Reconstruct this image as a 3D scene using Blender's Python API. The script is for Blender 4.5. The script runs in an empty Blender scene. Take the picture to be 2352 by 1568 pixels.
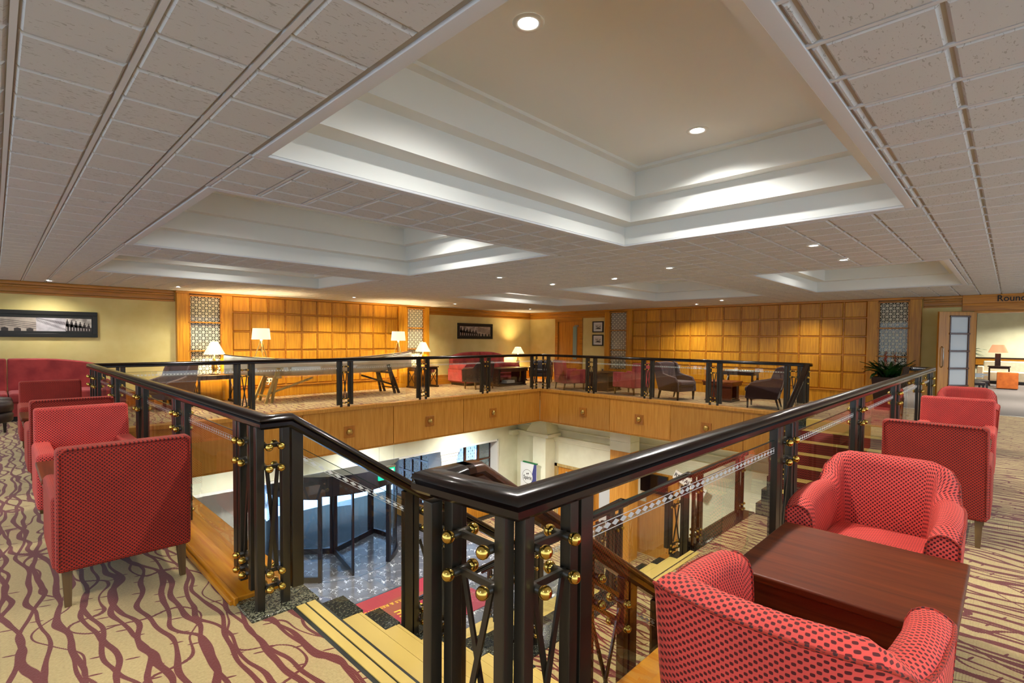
import bpy, math, random
from mathutils import Vector, Matrix
random.seed(7)
S = bpy.context.scene
COL = S.collection
PI = math.pi

# ---------------------------------------------------------------- camera, world, exposure
cam_d = bpy.data.cameras.new('camera'); cam = bpy.data.objects.new('camera', cam_d); COL.objects.link(cam)
YAW, PIT, ROL = .776, -.0339, .0084
fw = Vector((math.cos(PIT)*math.cos(YAW), math.cos(PIT)*math.sin(YAW), math.sin(PIT)))
rt = Vector((math.sin(YAW), -math.cos(YAW), 0)); up = rt.cross(fw)
r2 = rt*math.cos(ROL)+up*math.sin(ROL); u2 = up*math.cos(ROL)-rt*math.sin(ROL)
cam.matrix_world = Matrix(((r2.x, u2.x, -fw.x, 0), (r2.y, u2.y, -fw.y, 0), (r2.z, u2.z, -fw.z, 1.40), (0, 0, 0, 1)))
cam_d.sensor_width = 36; cam_d.lens = 36*1168.4/2352; cam_d.shift_y = 35/2352; cam_d.clip_start = .05; cam_d.clip_end = 200
S.camera = cam
w = bpy.data.worlds.new('daylight'); S.world = w; w.use_nodes = True
bg = w.node_tree.nodes['Background']; bg.inputs[0].default_value = (.70, .85, 1, 1); bg.inputs[1].default_value = .95
S.view_settings.view_transform = 'Standard'; S.view_settings.look = 'None'
S.view_settings.gamma = 1; S.view_settings.use_curve_mapping = False
S.view_settings.exposure = 1.0
S.cycles.max_bounces = 8; S.cycles.diffuse_bounces = 5; S.cycles.glossy_bounces = 4
S.cycles.transparent_max_bounces = 24; S.cycles.transmission_bounces = 6
S.cycles.sample_clamp_indirect = 4; S.cycles.caustics_reflective = False; S.cycles.caustics_refractive = False
LAMPK = 1.1     # one factor on every electric lamp

sd_ = bpy.data.lights.new('sun', 'SUN'); sd_.energy = 22; sd_.angle = .3; sd_.color = (.40, .66, 1)
sun = bpy.data.objects.new('sun', sd_); COL.objects.link(sun); sun.rotation_euler = Vector((-.8, .16, -.58)).to_track_quat('-Z', 'Y').to_euler()
# ---------------------------------------------------------------- materials
MATS = {}
def srgb(r, g, b):
    f = lambda c: (c/255/12.92) if c <= 10 else ((c/255+.055)/1.055)**2.4
    return (f(r), f(g), f(b), 1)
class NT:
    def __init__(s, name):
        s.m = bpy.data.materials.new(name); s.m.use_nodes = True; s.t = s.m.node_tree; s.b = s.t.nodes['Principled BSDF']
        MATS[name] = s.m
    def n(s, typ, **kw):
        x = s.t.nodes.new(typ)
        for k, v in kw.items():
            if k.startswith('i_'):
                key = k[2:]; key = int(key) if key.isdigit() else key
                x.inputs[key].default_value = v
            else: setattr(x, k, v)
        return x
    def l(s, a, b): s.t.links.new(a, b)
    def coord(s, kind='Object', scale=(1, 1, 1), rot=(0, 0, 0)):
        tc = s.n('ShaderNodeTexCoord'); mp = s.n('ShaderNodeMapping'); mp.inputs['Scale'].default_value = scale; mp.inputs['Rotation'].default_value = rot
        s.l(tc.outputs[kind], mp.inputs[0]); return mp.outputs[0]
    def math(s, op, a, b=None, c=None):
        x = s.n('ShaderNodeMath', operation=op)
        for i, v in enumerate((a, b, c)):
            if v is None: continue
            if isinstance(v, (int, float)): x.inputs[i].default_value = v
            else: s.l(v, x.inputs[i])
        return x.outputs[0]
    def mix(s, f, a, b):
        x = s.n('ShaderNodeMix', data_type='RGBA')
        if isinstance(f, (int, float)): x.inputs[0].default_value = f
        else: s.l(f, x.inputs[0])
        for i, v in ((6, a), (7, b)):
            if isinstance(v, tuple): x.inputs[i].default_value = v
            else: s.l(v, x.inputs[i])
        return x.outputs[2]
    def bump(s, h, st, d=.002):
        x = s.n('ShaderNodeBump'); x.inputs['Strength'].default_value = st; x.inputs['Distance'].default_value = d
        s.l(h, x.inputs['Height']); s.l(x.outputs[0], s.b.inputs['Normal'])
    def set(s, **kw):
        for k, v in kw.items():
            k = k.replace('_', ' '); s.b.inputs[k].default_value = v
        return s
def plain(name, col, rough=.5, metal=0., **kw):
    t = NT(name); t.set(Base_Color=col, Roughness=rough, Metallic=metal); t.set(**kw)
    return t.m
def noisy(name, c1, c2, scale=6, stretch=(1, 1, 1), rough=.5, bump=0, detail=4, lo=.35, hi=.65, kind='Object', **kw):
    t = NT(name); v = t.coord(kind, stretch)
    nz = t.n('ShaderNodeTexNoise'); nz.inputs['Scale'].default_value = scale; nz.inputs['Detail'].default_value = detail
    t.l(v, nz.inputs['Vector'])
    mr = t.n('ShaderNodeMapRange'); mr.inputs[1].default_value = lo; mr.inputs[2].default_value = hi; t.l(nz.outputs[0], mr.inputs[0])
    t.l(t.mix(mr.outputs[0], c1, c2), t.b.inputs['Base Color']); t.set(Roughness=rough, **kw)
    if bump: t.bump(nz.outputs[0], bump)
    return t.m
def wood(name, c1, c2, rough=.3, axis='z', **kw):
    st = {'z': (14, 14, .9), 'x': (.9, 14, 14), 'y': (14, .9, 14)}[axis]
    t = NT(name); v = t.coord('Object', st)
    oi = t.n('ShaderNodeObjectInfo')
    add = t.n('ShaderNodeVectorMath', operation='ADD'); t.l(v, add.inputs[0]); t.l(oi.outputs['Location'], add.inputs[1])
    nz = t.n('ShaderNodeTexNoise'); nz.inputs['Scale'].default_value = 2.2; nz.inputs['Detail'].default_value = 6; nz.inputs['Distortion'].default_value = .6
    t.l(add.outputs[0], nz.inputs['Vector'])
    mr = t.n('ShaderNodeMapRange'); mr.inputs[1].default_value = .3; mr.inputs[2].default_value = .7; t.l(nz.outputs[0], mr.inputs[0])
    base = t.mix(mr.outputs[0], c1, c2)
    vv = t.math('MULTIPLY_ADD', oi.outputs['Random'], .22, .89)
    hs = t.n('ShaderNodeHueSaturation'); t.l(vv, hs.inputs['Value']); t.l(base, hs.inputs['Color'])
    t.l(hs.outputs[0], t.b.inputs['Base Color']); t.set(Roughness=rough, **kw)
    return t.m
wood('panel_wood', srgb(214, 154, 40), srgb(176, 114, 20), .33)
wood('fascia_wood', srgb(208, 150, 66), srgb(184, 122, 40), .3)
wood('trim_wood', srgb(200, 134, 34), srgb(160, 100, 18), .3, 'x')
wood('trim_wood_y', srgb(200, 134, 34), srgb(160, 100, 18), .3, 'y')
wood('ledge_wood', srgb(206, 138, 30), srgb(184, 112, 20), .22, 'y')
wood('door_wood', srgb(200, 138, 44), srgb(170, 106, 26), .3)
wood('table_wood', srgb(118, 54, 22), srgb(82, 32, 12), .4, 'y', Specular_IOR_Level=.25)
wood('dark_wood', srgb(52, 26, 14), srgb(34, 16, 10), .35)
wood('rail_wood', srgb(30, 15, 9), srgb(12, 7, 5), .22, 'y', Coat_Weight=.25, Coat_Roughness=.05, Specular_IOR_Level=.35)
wood('brown_frame_warm_lit_rail', srgb(98, 52, 22), srgb(62, 30, 12), .25, 'x', Coat_Weight=.4)  # frames' own brown; on stair rails, warm reflected light put into the colour
wood('pale_wood', srgb(190, 168, 110), srgb(150, 120, 66), .5)
wood('leg_wood', srgb(112, 84, 40), srgb(84, 58, 26), .45)
wood('plaque_wood', srgb(186, 120, 44), srgb(160, 94, 26), .3)
plain('post_metal', srgb(48, 43, 34), .32, .25, Coat_Weight=.2)
plain('brass', srgb(226, 192, 96), .14, 1)
plain('dull_brass', srgb(190, 160, 90), .32, 1)
plain('steel', srgb(170, 170, 168), .3, 1)
noisy('cream_wall', srgb(224, 208, 140), srgb(216, 198, 128), 3, rough=.8)
noisy('lobby_wall', srgb(230, 230, 206), srgb(222, 221, 196), 3, rough=.75)
plain('white_paint', srgb(226, 226, 220), .6)
plain('coffer_paint', srgb(226, 228, 224), .75)
plain('ceiling_trim', srgb(206, 208, 212), .7)
plain('black_frame', srgb(28, 26, 20), .35)
plain('black_plastic', srgb(18, 18, 20), .35)
plain('dark_gap', srgb(168, 165, 158), .9)
noisy('dark_leather', srgb(40, 26, 30), srgb(28, 18, 22), 9, rough=.45)
noisy('plum_fabric', srgb(78, 48, 46), srgb(58, 34, 36), 60, rough=.85, Sheen_Weight=.3)
noisy('rose_fabric', srgb(172, 62, 60), srgb(140, 42, 44), 5, rough=.85, Sheen_Weight=.25, Sheen_Tint=(1, .6, .6, 1))
noisy('white_fabric', srgb(215, 210, 195), srgb(200, 195, 180), 9, rough=.9)
noisy('tan_leather', srgb(190, 100, 36), srgb(168, 84, 26), 9, rough=.5)
noisy('boat_paint', srgb(222, 222, 208), srgb(205, 204, 188), 2, rough=.3)
noisy('leaf_green', srgb(30, 74, 26), srgb(16, 46, 16), 8, rough=.4)
noisy('leaf_red', srgb(170, 46, 30), srgb(90, 70, 30), 6, rough=.5)
noisy('newsprint', srgb(225, 220, 210), srgb(120, 116, 110), 40, rough=.8, lo=.45, hi=.6)
plain('paper', srgb(235, 232, 225), .8)
plain('etched', srgb(214, 216, 210), .55)
plain('fret_white', srgb(238, 234, 210), .5)
plain('strip_gold', srgb(206, 176, 92), .55)
plain('strip_dark', srgb(26, 28, 22), .6)
plain('mat_red', srgb(142, 24, 46), .8)
plain('mat_brown', srgb(132, 58, 40), .8)
plain('mat_gold', srgb(222, 172, 40), .7)
plain('banner_blue', srgb(62, 66, 124), .5)
plain('banner_white', srgb(222, 226, 226), .5)
plain('green_board', srgb(26, 110, 60), .5)
plain('door_metal', srgb(34, 34, 44), .3, .3)
plain('tv_black', srgb(6, 6, 14), .12)
plain('ink', srgb(30, 26, 20), .6)
plain('screen_back', srgb(74, 76, 60), .5)
plain('blue_grey', srgb(120, 150, 150), .5)
def granite(name, c1, c2, c3, sc):
    t = NT(name); v = t.coord()
    a = t.n('ShaderNodeTexVoronoi'); a.inputs['Scale'].default_value = sc; t.l(v, a.inputs['Vector'])
    b = t.n('ShaderNodeTexNoise'); b.inputs['Scale'].default_value = sc*.7; b.inputs['Detail'].default_value = 3; t.l(v, b.inputs['Vector'])
    bw = t.n('ShaderNodeSeparateColor'); t.l(a.outputs['Color'], bw.inputs[0])
    x = t.mix(t.math('GREATER_THAN', bw.outputs[0], .55), c1, c2)
    x = t.mix(t.math('GREATER_THAN', b.outputs[0], .58), x, c3)
    t.l(x, t.b.inputs['Base Color']); t.set(Roughness=.14, Coat_Weight=.3); return t.m
granite('granite', srgb(120, 118, 96), srgb(62, 62, 50), srgb(28, 28, 22), 130)
granite('dark_granite', srgb(48, 50, 42), srgb(26, 28, 24), srgb(92, 94, 76), 130)
# marble lobby floor
t = NT('marble'); v = t.coord()
n1 = t.n('ShaderNodeTexNoise'); n1.inputs['Scale'].default_value = 1.3; n1.inputs['Detail'].default_value = 7; n1.inputs['Distortion'].default_value = 1.6; t.l(v, n1.inputs['Vector'])
vein = t.math('LESS_THAN', t.math('ABSOLUTE', t.math('SUBTRACT', n1.outputs[0], .5)), .0035)
n2 = t.n('ShaderNodeTexNoise'); n2.inputs['Scale'].default_value = 3.2; n2.inputs['Detail'].default_value = 8; t.l(v, n2.inputs['Vector'])
c = t.mix(n2.outputs[0], srgb(66, 70, 82), srgb(128, 130, 140))
oi = t.n('ShaderNodeObjectInfo')
c = t.mix(t.math('MULTIPLY', oi.outputs['Random'], .35), c, srgb(60, 60, 68))
c = t.mix(vein, c, srgb(215, 215, 220)); t.l(c, t.b.inputs['Base Color']); t.set(Roughness=.12)
# ceiling tile: fissured mineral board
t = NT('ceiling_tile_board'); v = t.coord('Object', (1, 1, 1)); oi = t.n('ShaderNodeObjectInfo')
geo = t.n('ShaderNodeNewGeometry')
mp = t.n('ShaderNodeMapping'); mp.inputs['Scale'].default_value = (40, 110, 40); t.l(geo.outputs['Position'], mp.inputs[0])
nz = t.n('ShaderNodeTexNoise'); nz.inputs['Scale'].default_value = 1.0; nz.inputs['Detail'].default_value = 4; nz.inputs['Distortion'].default_value = .8; t.l(mp.outputs[0], nz.inputs['Vector'])
rr = t.math('MULTIPLY_ADD', oi.outputs['Random'], .05, .615)
fl = t.math('GREATER_THAN', nz.outputs[0], rr)
t.l(t.mix(t.math('MULTIPLY', fl, .42), srgb(196, 197, 198), srgb(96, 88, 74)), t.b.inputs['Base Color']); t.set(Roughness=.9)
t.bump(t.math('MULTIPLY', fl, -1.0), .4, .003)
# carpets
def carpet(name, ground, line, dark):
    t = NT(name); tc = t.n('ShaderNodeTexCoord')
    sep = t.n('ShaderNodeSeparateXYZ'); t.l(tc.outputs['Object'], sep.inputs[0])
    th = t.n('ShaderNodeTexNoise'); th.inputs['Scale'].default_value = 3.5; t.l(tc.outputs['Object'], th.inputs['Vector'])
    rib = t.math('SINE', t.math('MULTIPLY', sep.outputs[1], 620)); ln = None
    for sd, amp, K in ((0, 2.6, 9.6), (7.3, 3.2, 8.2), (15.1, 4.2, 3.2)):      # wandering branch strands that cross and merge
        mp = t.n('ShaderNodeMapping'); mp.inputs['Location'].default_value = (sd, sd*1.7, sd); mp.inputs['Scale'].default_value = (2.2, 1.75, 1); t.l(tc.outputs['Object'], mp.inputs[0])
        nz = t.n('ShaderNodeTexNoise'); nz.inputs['Scale'].default_value = 1.0; nz.inputs['Detail'].default_value = 1.2; t.l(mp.outputs[0], nz.inputs['Vector'])
        u = t.math('ADD', t.math('MULTIPLY', sep.outputs[0], K), t.math('MULTIPLY', nz.outputs[0], amp))
        d = t.math('ABSOLUTE', t.math('SUBTRACT', t.math('FRACT', u), .5))
        wd = t.math('ADD', t.math('MULTIPLY_ADD', th.outputs[0], .10*K/7.5, .034*K/7.5), t.math('MULTIPLY', rib, .006))
        l_ = t.math('LESS_THAN', d, wd); ln = l_ if ln is None else t.math('MAXIMUM', ln, l_)
    mp2 = t.n('ShaderNodeMapping'); mp2.inputs['Scale'].default_value = (8, 8, 1); mp2.inputs['Rotation'].default_value = (0, 0, .35); t.l(tc.outputs['Object'], mp2.inputs[0])
    v2 = t.n('ShaderNodeTexVoronoi', voronoi_dimensions='2D', feature='F1'); v2.inputs['Scale'].default_value = 1; t.l(mp2.outputs[0], v2.inputs['Vector'])
    s2 = t.n('ShaderNodeVectorMath', operation='SUBTRACT'); t.l(mp2.outputs[0], s2.inputs[0]); t.l(v2.outputs['Position'], s2.inputs[1])
    q = t.n('ShaderNodeSeparateXYZ'); t.l(s2.outputs[0], q.inputs[0])
    e = t.math('ADD', t.math('POWER', t.math('DIVIDE', q.outputs[0], .22), 2), t.math('POWER', t.math('DIVIDE', q.outputs[1], .045), 2))
    cs = t.n('ShaderNodeSeparateColor'); t.l(v2.outputs['Color'], cs.inputs[0])
    thorn = t.math('MULTIPLY', t.math('LESS_THAN', e, 1), t.math('GREATER_THAN', cs.outputs[0], .4))
    allm = t.math('MAXIMUM', ln, thorn)
    fn = t.n('ShaderNodeTexNoise'); fn.inputs['Scale'].default_value = 90; t.l(tc.outputs['Object'], fn.inputs['Vector'])
    g = t.mix(fn.outputs[0], ground, dark)
    t.l(t.mix(allm, g, line), t.b.inputs['Base Color']); t.set(Roughness=.95, Sheen_Weight=.2)
    hh = t.math('ADD', t.math('MULTIPLY', rib, .3), fn.outputs[0]); t.bump(hh, .5, .003)
    return t.m
carpet('carpet_branches', srgb(200, 178, 120), srgb(104, 28, 14), srgb(160, 136, 84))
def stripes(name, c1, c2, sc, ax):
    t = NT(name); tc = t.n('ShaderNodeTexCoord'); sep = t.n('ShaderNodeSeparateXYZ'); t.l(tc.outputs['Object'], sep.inputs[0])
    nz = t.n('ShaderNodeTexNoise'); nz.inputs['Scale'].default_value = 4; t.l(tc.outputs['Object'], nz.inputs['Vector'])
    a = t.math('ADD', t.math('MULTIPLY', sep.outputs[ax], sc), t.math('MULTIPLY', nz.outputs[0], 5))
    s = t.math('MULTIPLY_ADD', t.math('SINE', a), .5, .5)
    t.l(t.mix(s, c1, c2), t.b.inputs['Base Color']); t.set(Roughness=.95); return t.m
stripes('lounge_carpet', srgb(112, 106, 110), srgb(86, 80, 84), 90, 0)
stripes('stair_carpet', srgb(120, 44, 34), srgb(66, 26, 22), 160, 2)
# chair fabric: staggered velvet dots, UV in metres
def dots(name, ground, dot, p, lo):
    t = NT(name); tc = t.n('ShaderNodeTexCoord'); sep = t.n('ShaderNodeSeparateXYZ'); t.l(tc.outputs['UV'], sep.inputs[0])
    k = 2*PI/p
    f = t.math('MULTIPLY', t.math('SINE', t.math('MULTIPLY', sep.outputs[0], k)), t.math('SINE', t.math('MULTIPLY', sep.outputs[1], k)))
    mr = t.n('ShaderNodeMapRange', interpolation_type='SMOOTHSTEP'); mr.inputs[1].default_value = lo; mr.inputs[2].default_value = lo+.22; t.l(f, mr.inputs[0])
    nz = t.n('ShaderNodeTexNoise'); nz.inputs['Scale'].default_value = 5; t.l(tc.outputs['UV'], nz.inputs['Vector'])
    hs = t.n('ShaderNodeHueSaturation'); t.l(t.math('MULTIPLY_ADD', nz.outputs[0], .5, .75), hs.inputs['Value'])
    t.l(t.mix(mr.outputs[0], ground, dot), hs.inputs['Color']); t.l(hs.outputs[0], t.b.inputs['Base Color'])
    t.set(Roughness=.75, Sheen_Weight=.25, Sheen_Roughness=.4, Sheen_Tint=(1, .3, .2, 1)); t.bump(mr.outputs[0], .5, .002)
    return t.m
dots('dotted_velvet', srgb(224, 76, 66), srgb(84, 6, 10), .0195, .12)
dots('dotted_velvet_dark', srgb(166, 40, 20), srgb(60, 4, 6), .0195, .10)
# glass: clear sheet, reflects by its Fresnel term
def glass(name, tint, ior, extra=0.0, rough=0.):
    m = bpy.data.materials.new(name); m.use_nodes = True; nt = m.node_tree; nt.nodes.clear(); MATS[name] = m
    o = nt.nodes.new('ShaderNodeOutputMaterial'); tr = nt.nodes.new('ShaderNodeBsdfTransparent'); gl = nt.nodes.new('ShaderNodeBsdfGlossy')
    fr = nt.nodes.new('ShaderNodeFresnel'); mx = nt.nodes.new('ShaderNodeMixShader'); ad = nt.nodes.new('ShaderNodeMath'); ad.operation = 'ADD'
    ad.inputs[1].default_value = extra; fr.inputs[0].default_value = ior; tr.inputs[0].default_value = tint; gl.inputs['Roughness'].default_value = rough
    ge = nt.nodes.new('ShaderNodeNewGeometry'); ml = nt.nodes.new('ShaderNodeMath'); ml.operation = 'MULTIPLY'; iv = nt.nodes.new('ShaderNodeMath'); iv.operation = 'SUBTRACT'; iv.inputs[0].default_value = 1
    nt.links.new(ge.outputs['Backfacing'], iv.inputs[1]); nt.links.new(fr.outputs[0], ad.inputs[0]); nt.links.new(ad.outputs[0], ml.inputs[0]); nt.links.new(iv.outputs[0], ml.inputs[1]); nt.links.new(ml.outputs[0], mx.inputs[0]); nt.links.new(tr.outputs[0], mx.inputs[1]); nt.links.new(gl.outputs[0], mx.inputs[2]); nt.links.new(mx.outputs[0], o.inputs[0])
    return m
glass('clear_glass', (.97, .985, .97, 1), 1.75, .06)
glass('blue_glass', (.90, .95, .99, 1), 1.5, .02)
glass('screen_glass', (.7, .72, .66, 1), 1.5, .02)
plain('glass_edge', srgb(40, 66, 54), .2)
plain('frosted', srgb(196, 202, 206), .4)
def emit(name, col, st):
    m = bpy.data.materials.new(name); m.use_nodes = True; b = m.node_tree.nodes['Principled BSDF']; MATS[name] = m
    b.inputs['Base Color'].default_value = (col[0]*.4, col[1]*.4, col[2]*.4, 1); b.inputs['Emission Color'].default_value = col; b.inputs['Emission Strength'].default_value = st
    return m
emit('lamp_lens', (1, .95, .86, 1), 9)
emit('shade_white', (1, .84, .52, 1), .62)
emit('shade_cream', (1, .78, .40, 1), .75)
emit('shade_orange', (1, .48, .24, 1), .42)
emit('exit_green', (.0, .62, .26, 1), .8)
emit('exit_white', (.8, 1, .95, 1), 1.0)
noisy('photo_print_columns', srgb(176, 164, 150), srgb(150, 140, 128), 9, rough=.6)
noisy('photo_print_roof', srgb(206, 202, 204), srgb(160, 156, 160), 5, rough=.6)
noisy('photo_print_statues', srgb(190, 184, 176), srgb(120, 114, 108), 12, rough=.6)
noisy('photo_print_drawing', srgb(222, 216, 204), srgb(206, 200, 188), 9, rough=.6)

# ---------------------------------------------------------------- mesh helpers
class MB:
    def __init__(s): s.v = []; s.f = []; s.mi = []; s.uv = {}; s.cur = 0; s.sm = []
    def add(s, vs, fs, smooth=False, uvs=None):
        o = len(s.v); s.v += [tuple(p) for p in vs]
        for i, f in enumerate(fs):
            if uvs: s.uv[len(s.f)] = uvs[i]
            s.f.append(tuple(o+k for k in f)); s.mi.append(s.cur); s.sm.append(smooth)
        return s
    def box(s, x0, x1, y0, y1, z0, z1, M=None):
        vs = [Vector((x, y, z)) for z in (z0, z1) for y in (y0, y1) for x in (x0, x1)]
        if M: vs = [M @ p for p in vs]
        return s.add(vs, [(0, 2, 3, 1), (4, 5, 7, 6), (0, 1, 5, 4), (2, 6, 7, 3), (0, 4, 6, 2), (1, 3, 7, 5)])
    def hexa(s, bot, top):
        return s.add(list(bot)+list(top), [(3, 2, 1, 0), (4, 5, 6, 7), (0, 1, 5, 4), (1, 2, 6, 5), (2, 3, 7, 6), (3, 0, 4, 7)])
    def bar(s, a, b, w, h=None, upv=(0, 0, 1)):
        a = Vector(a); b = Vector(b); h = h or w; d = (b-a).normalized(); u = Vector(upv)
        if abs(d.dot(u)) > .98: u = Vector((1, 0, 0))
        sd = d.cross(u).normalized(); u = sd.cross(d).normalized(); sd *= w/2; u *= h/2
        return s.hexa([a-sd-u, a+sd-u, a+sd+u, a-sd+u], [b-sd-u, b+sd-u, b+sd+u, b-sd+u])
    def tube(s, pts, r, n=8, caps=True):
        pts = [Vector(p) for p in pts]; rs = r if isinstance(r, (list, tuple)) else [r]*len(pts); vs = []; prev = None
        for i, p in enumerate(pts):
            d = (pts[min(i+1, len(pts)-1)]-pts[max(i-1, 0)]).normalized()
            a = Vector((0, 0, 1)) if abs(d.z) < .9 else Vector((1, 0, 0))
            if prev is not None: a = prev
            x = d.cross(a).normalized(); y = x.cross(d).normalized(); prev = y
            vs += [p+(x*math.cos(2*PI*k/n)+y*math.sin(2*PI*k/n))*rs[i] for k in range(n)]
        fs = [(i*n+k, i*n+(k+1) % n, (i+1)*n+(k+1) % n, (i+1)*n+k) for i in range(len(pts)-1) for k in range(n)]
        if caps: fs += [tuple(range(n))[::-1], tuple((len(pts)-1)*n+k for k in range(n))]
        return s.add(vs, fs, True)
    def lathe(s, prof, n=20, c=(0, 0, 0), cap=True):
        vs = [(c[0]+r*math.cos(2*PI*k/n), c[1]+r*math.sin(2*PI*k/n), c[2]+z) for r, z in prof for k in range(n)]
        fs = [(i*n+k, i*n+(k+1) % n, (i+1)*n+(k+1) % n, (i+1)*n+k) for i in range(len(prof)-1) for k in range(n)]
        if cap: fs += [tuple(range(n))[::-1], tuple((len(prof)-1)*n+k for k in range(n))]
        return s.add(vs, fs, True)
    def sphere(s, c, r, n=12, m=8, sc=(1, 1, 1)):
        vs = [(c[0], c[1], c[2]-r*sc[2])]
        for j in range(1, m):
            ph = PI*j/m
            vs += [(c[0]+r*sc[0]*math.sin(ph)*math.cos(2*PI*k/n), c[1]+r*sc[1]*math.sin(ph)*math.sin(2*PI*k/n), c[2]-r*sc[2]*math.cos(ph)) for k in range(n)]
        vs.append((c[0], c[1], c[2]+r*sc[2])); L = len(vs)-1
        fs = [(0, 1+(k+1) % n, 1+k) for k in range(n)]
        fs += [(1+j*n+k, 1+j*n+(k+1) % n, 1+(j+1)*n+(k+1) % n, 1+(j+1)*n+k) for j in range(m-2) for k in range(n)]
        fs += [(L, 1+(m-2)*n+k, 1+(m-2)*n+(k+1) % n) for k in range(n)]
        return s.add(vs, fs, True)
    def prism(s, poly, z0, z1, M=None):
        n = len(poly); vs = [Vector((x, y, z)) for z in (z0, z1) for x, y in poly]
        if M: vs = [M @ p for p in vs]
        return s.add(vs, [tuple(range(n))[::-1], tuple(range(n, 2*n))]+[(k, (k+1) % n, n+(k+1) % n, n+k) for k in range(n)])
    def build(s, name, mat, parent=None, loc=(0, 0, 0), rot=0, bevel=0, seg=2, smooth=False, sub=0, uv=False):
        me = bpy.data.meshes.new(name); me.from_pydata([tuple(v) for v in s.v], [], s.f)
        for m in (mat if isinstance(mat, (list, tuple)) else [mat]): me.materials.append(MATS[m])
        for p, k, q in zip(me.polygons, s.mi, s.sm): p.material_index = k; p.use_smooth = q or smooth
        if uv or s.uv:
            ul = me.uv_layers.new(name='UVMap').data
            for p in me.polygons:
                if p.index in s.uv:
                    for li, c in zip(p.loop_indices, s.uv[p.index]): ul[li].uv = c
                else:
                    nx, ny, nz = map(abs, p.normal)
                    for li in p.loop_indices:
                        co = me.vertices[me.loops[li].vertex_index].co
                        ul[li].uv = (co.x, co.y) if nz > .6 and nz >= max(nx, ny)*.9 else ((co.y, co.z) if nx > ny else (co.x, co.z))
        o = bpy.data.objects.new(name, me); COL.objects.link(o); o.location = loc; o.rotation_euler = (0, 0, rot)
        if parent: o.parent = parent
        if bevel:
            b = o.modifiers.new('bevel', 'BEVEL'); b.width = bevel; b.segments = seg; b.limit_method = 'ANGLE'; b.angle_limit = .6
            for p in me.polygons: p.use_smooth = True
            wn = o.modifiers.new('wn', 'WEIGHTED_NORMAL'); wn.keep_sharp = True
        if sub:
            m = o.modifiers.new('sub', 'SUBSURF'); m.levels = m.render_levels = sub
        return o
def thing(name, label, cat, loc=(0, 0, 0), rot=0, group=None):
    o = bpy.data.objects.new(name, None); COL.objects.link(o); o.location = loc; o.rotation_euler = (0, 0, rot); o.empty_display_size = .1
    o['label'] = label; o['category'] = cat
    if group: o['group'] = group
    return o
def tag(o, label, cat, group=None, kind=None):
    o['label'] = label; o['category'] = cat
    if group: o['group'] = group
    if kind: o['kind'] = kind
    return o
def struct(o, label=None):
    o['kind'] = 'structure'
    if label: o['label'] = label
    return o
def sroot(name, label, loc=(0, 0, 0), rot=0):
    o = bpy.data.objects.new(name, None); COL.objects.link(o); o.location = loc; o.rotation_euler = (0, 0, rot); o.empty_display_size = .1
    return struct(o, label)
def inst(src, name, parent, loc=(0, 0, 0), rot=0, scale=None):
    c = src.copy(); c.name = name; COL.objects.link(c); c.parent = parent; c.location = loc; c.rotation_euler = (0, 0, rot) if not isinstance(rot, tuple) else rot
    if scale: c.scale = scale
    return c
def copy_tree(o, loc, rot, label, group=None):
    c = o.copy(); COL.objects.link(c); c.location = loc; c.rotation_euler = (0, 0, rot); c['label'] = label
    if group: c['group'] = group
    for ch in list(o.children):
        d = ch.copy(); COL.objects.link(d); d.parent = c
        for g in list(ch.children):
            e = g.copy(); COL.objects.link(e); e.parent = d
    return c
def sweep(mb, path, prof):
    path = [Vector(p) for p in path]; n = len(prof); segs = []
    for a, b in zip(path, path[1:]):
        d = (b-a).normalized(); sd = d.cross(Vector((0, 0, 1))).normalized(); segs.append((d, sd, sd.cross(d).normalized()))
    vs = []
    for i, P in enumerate(path):
        d, sd, u = segs[min(i, len(segs)-1)] if i < len(segs) else segs[-1]
        if 0 < i < len(path)-1:
            d0, s0, u0 = segs[i-1]; d1 = segs[i][0]; nrm = (d0+d1).normalized()
            for a, b in prof:
                p = P+s0*a+u0*b; t = -(p-P).dot(nrm)/d0.dot(nrm); vs.append(p+d0*t)
        else: vs += [P+sd*a+u*b for a, b in prof]
    fs = [(i*n+k, i*n+(k+1) % n, (i+1)*n+(k+1) % n, (i+1)*n+k) for i in range(len(path)-1) for k in range(n)]
    fs += [tuple(range(n))[::-1], tuple((len(path)-1)*n+k for k in range(n))]
    mb.add(vs, fs, True)
def lamp(kind, loc, power, col=(1, .84, .62), size=.12, rot=(0, 0, 0), spread=None, parent=None, name='lamp_light', blend=.6, angle=110):
    d = bpy.data.lights.new(name, kind); d.energy = power*LAMPK; d.color = col
    if kind == 'AREA': d.shape = 'DISK'; d.size = size; d.spread = spread or PI
    elif kind == 'SPOT': d.spot_size = math.radians(angle); d.spot_blend = blend; d.shadow_soft_size = size
    else: d.shadow_soft_size = size
    o = bpy.data.objects.new(name, d); COL.objects.link(o); o.location = loc; o.rotation_euler = rot
    if parent: o.parent = parent
    return o
def text(name, s, size, mat, parent, M, depth=.004, align='CENTER', sx=1):
    c = bpy.data.curves.new(name, 'FONT'); c.body = s; c.size = size; c.extrude = depth; c.align_x = align; c.align_y = 'CENTER'; c.resolution_u = 3; c.offset = size*.012
    o = bpy.data.objects.new(name, c); COL.objects.link(o); dg = bpy.context.evaluated_depsgraph_get()
    me = bpy.data.meshes.new_from_object(o.evaluated_get(dg)); bpy.data.objects.remove(o); me.name = name
    for v in me.vertices: v.co.x *= sx
    me.materials.clear(); me.materials.append(MATS[mat]); me.transform(M)
    o = bpy.data.objects.new(name, me); COL.objects.link(o); o.parent = parent
    return o
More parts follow.
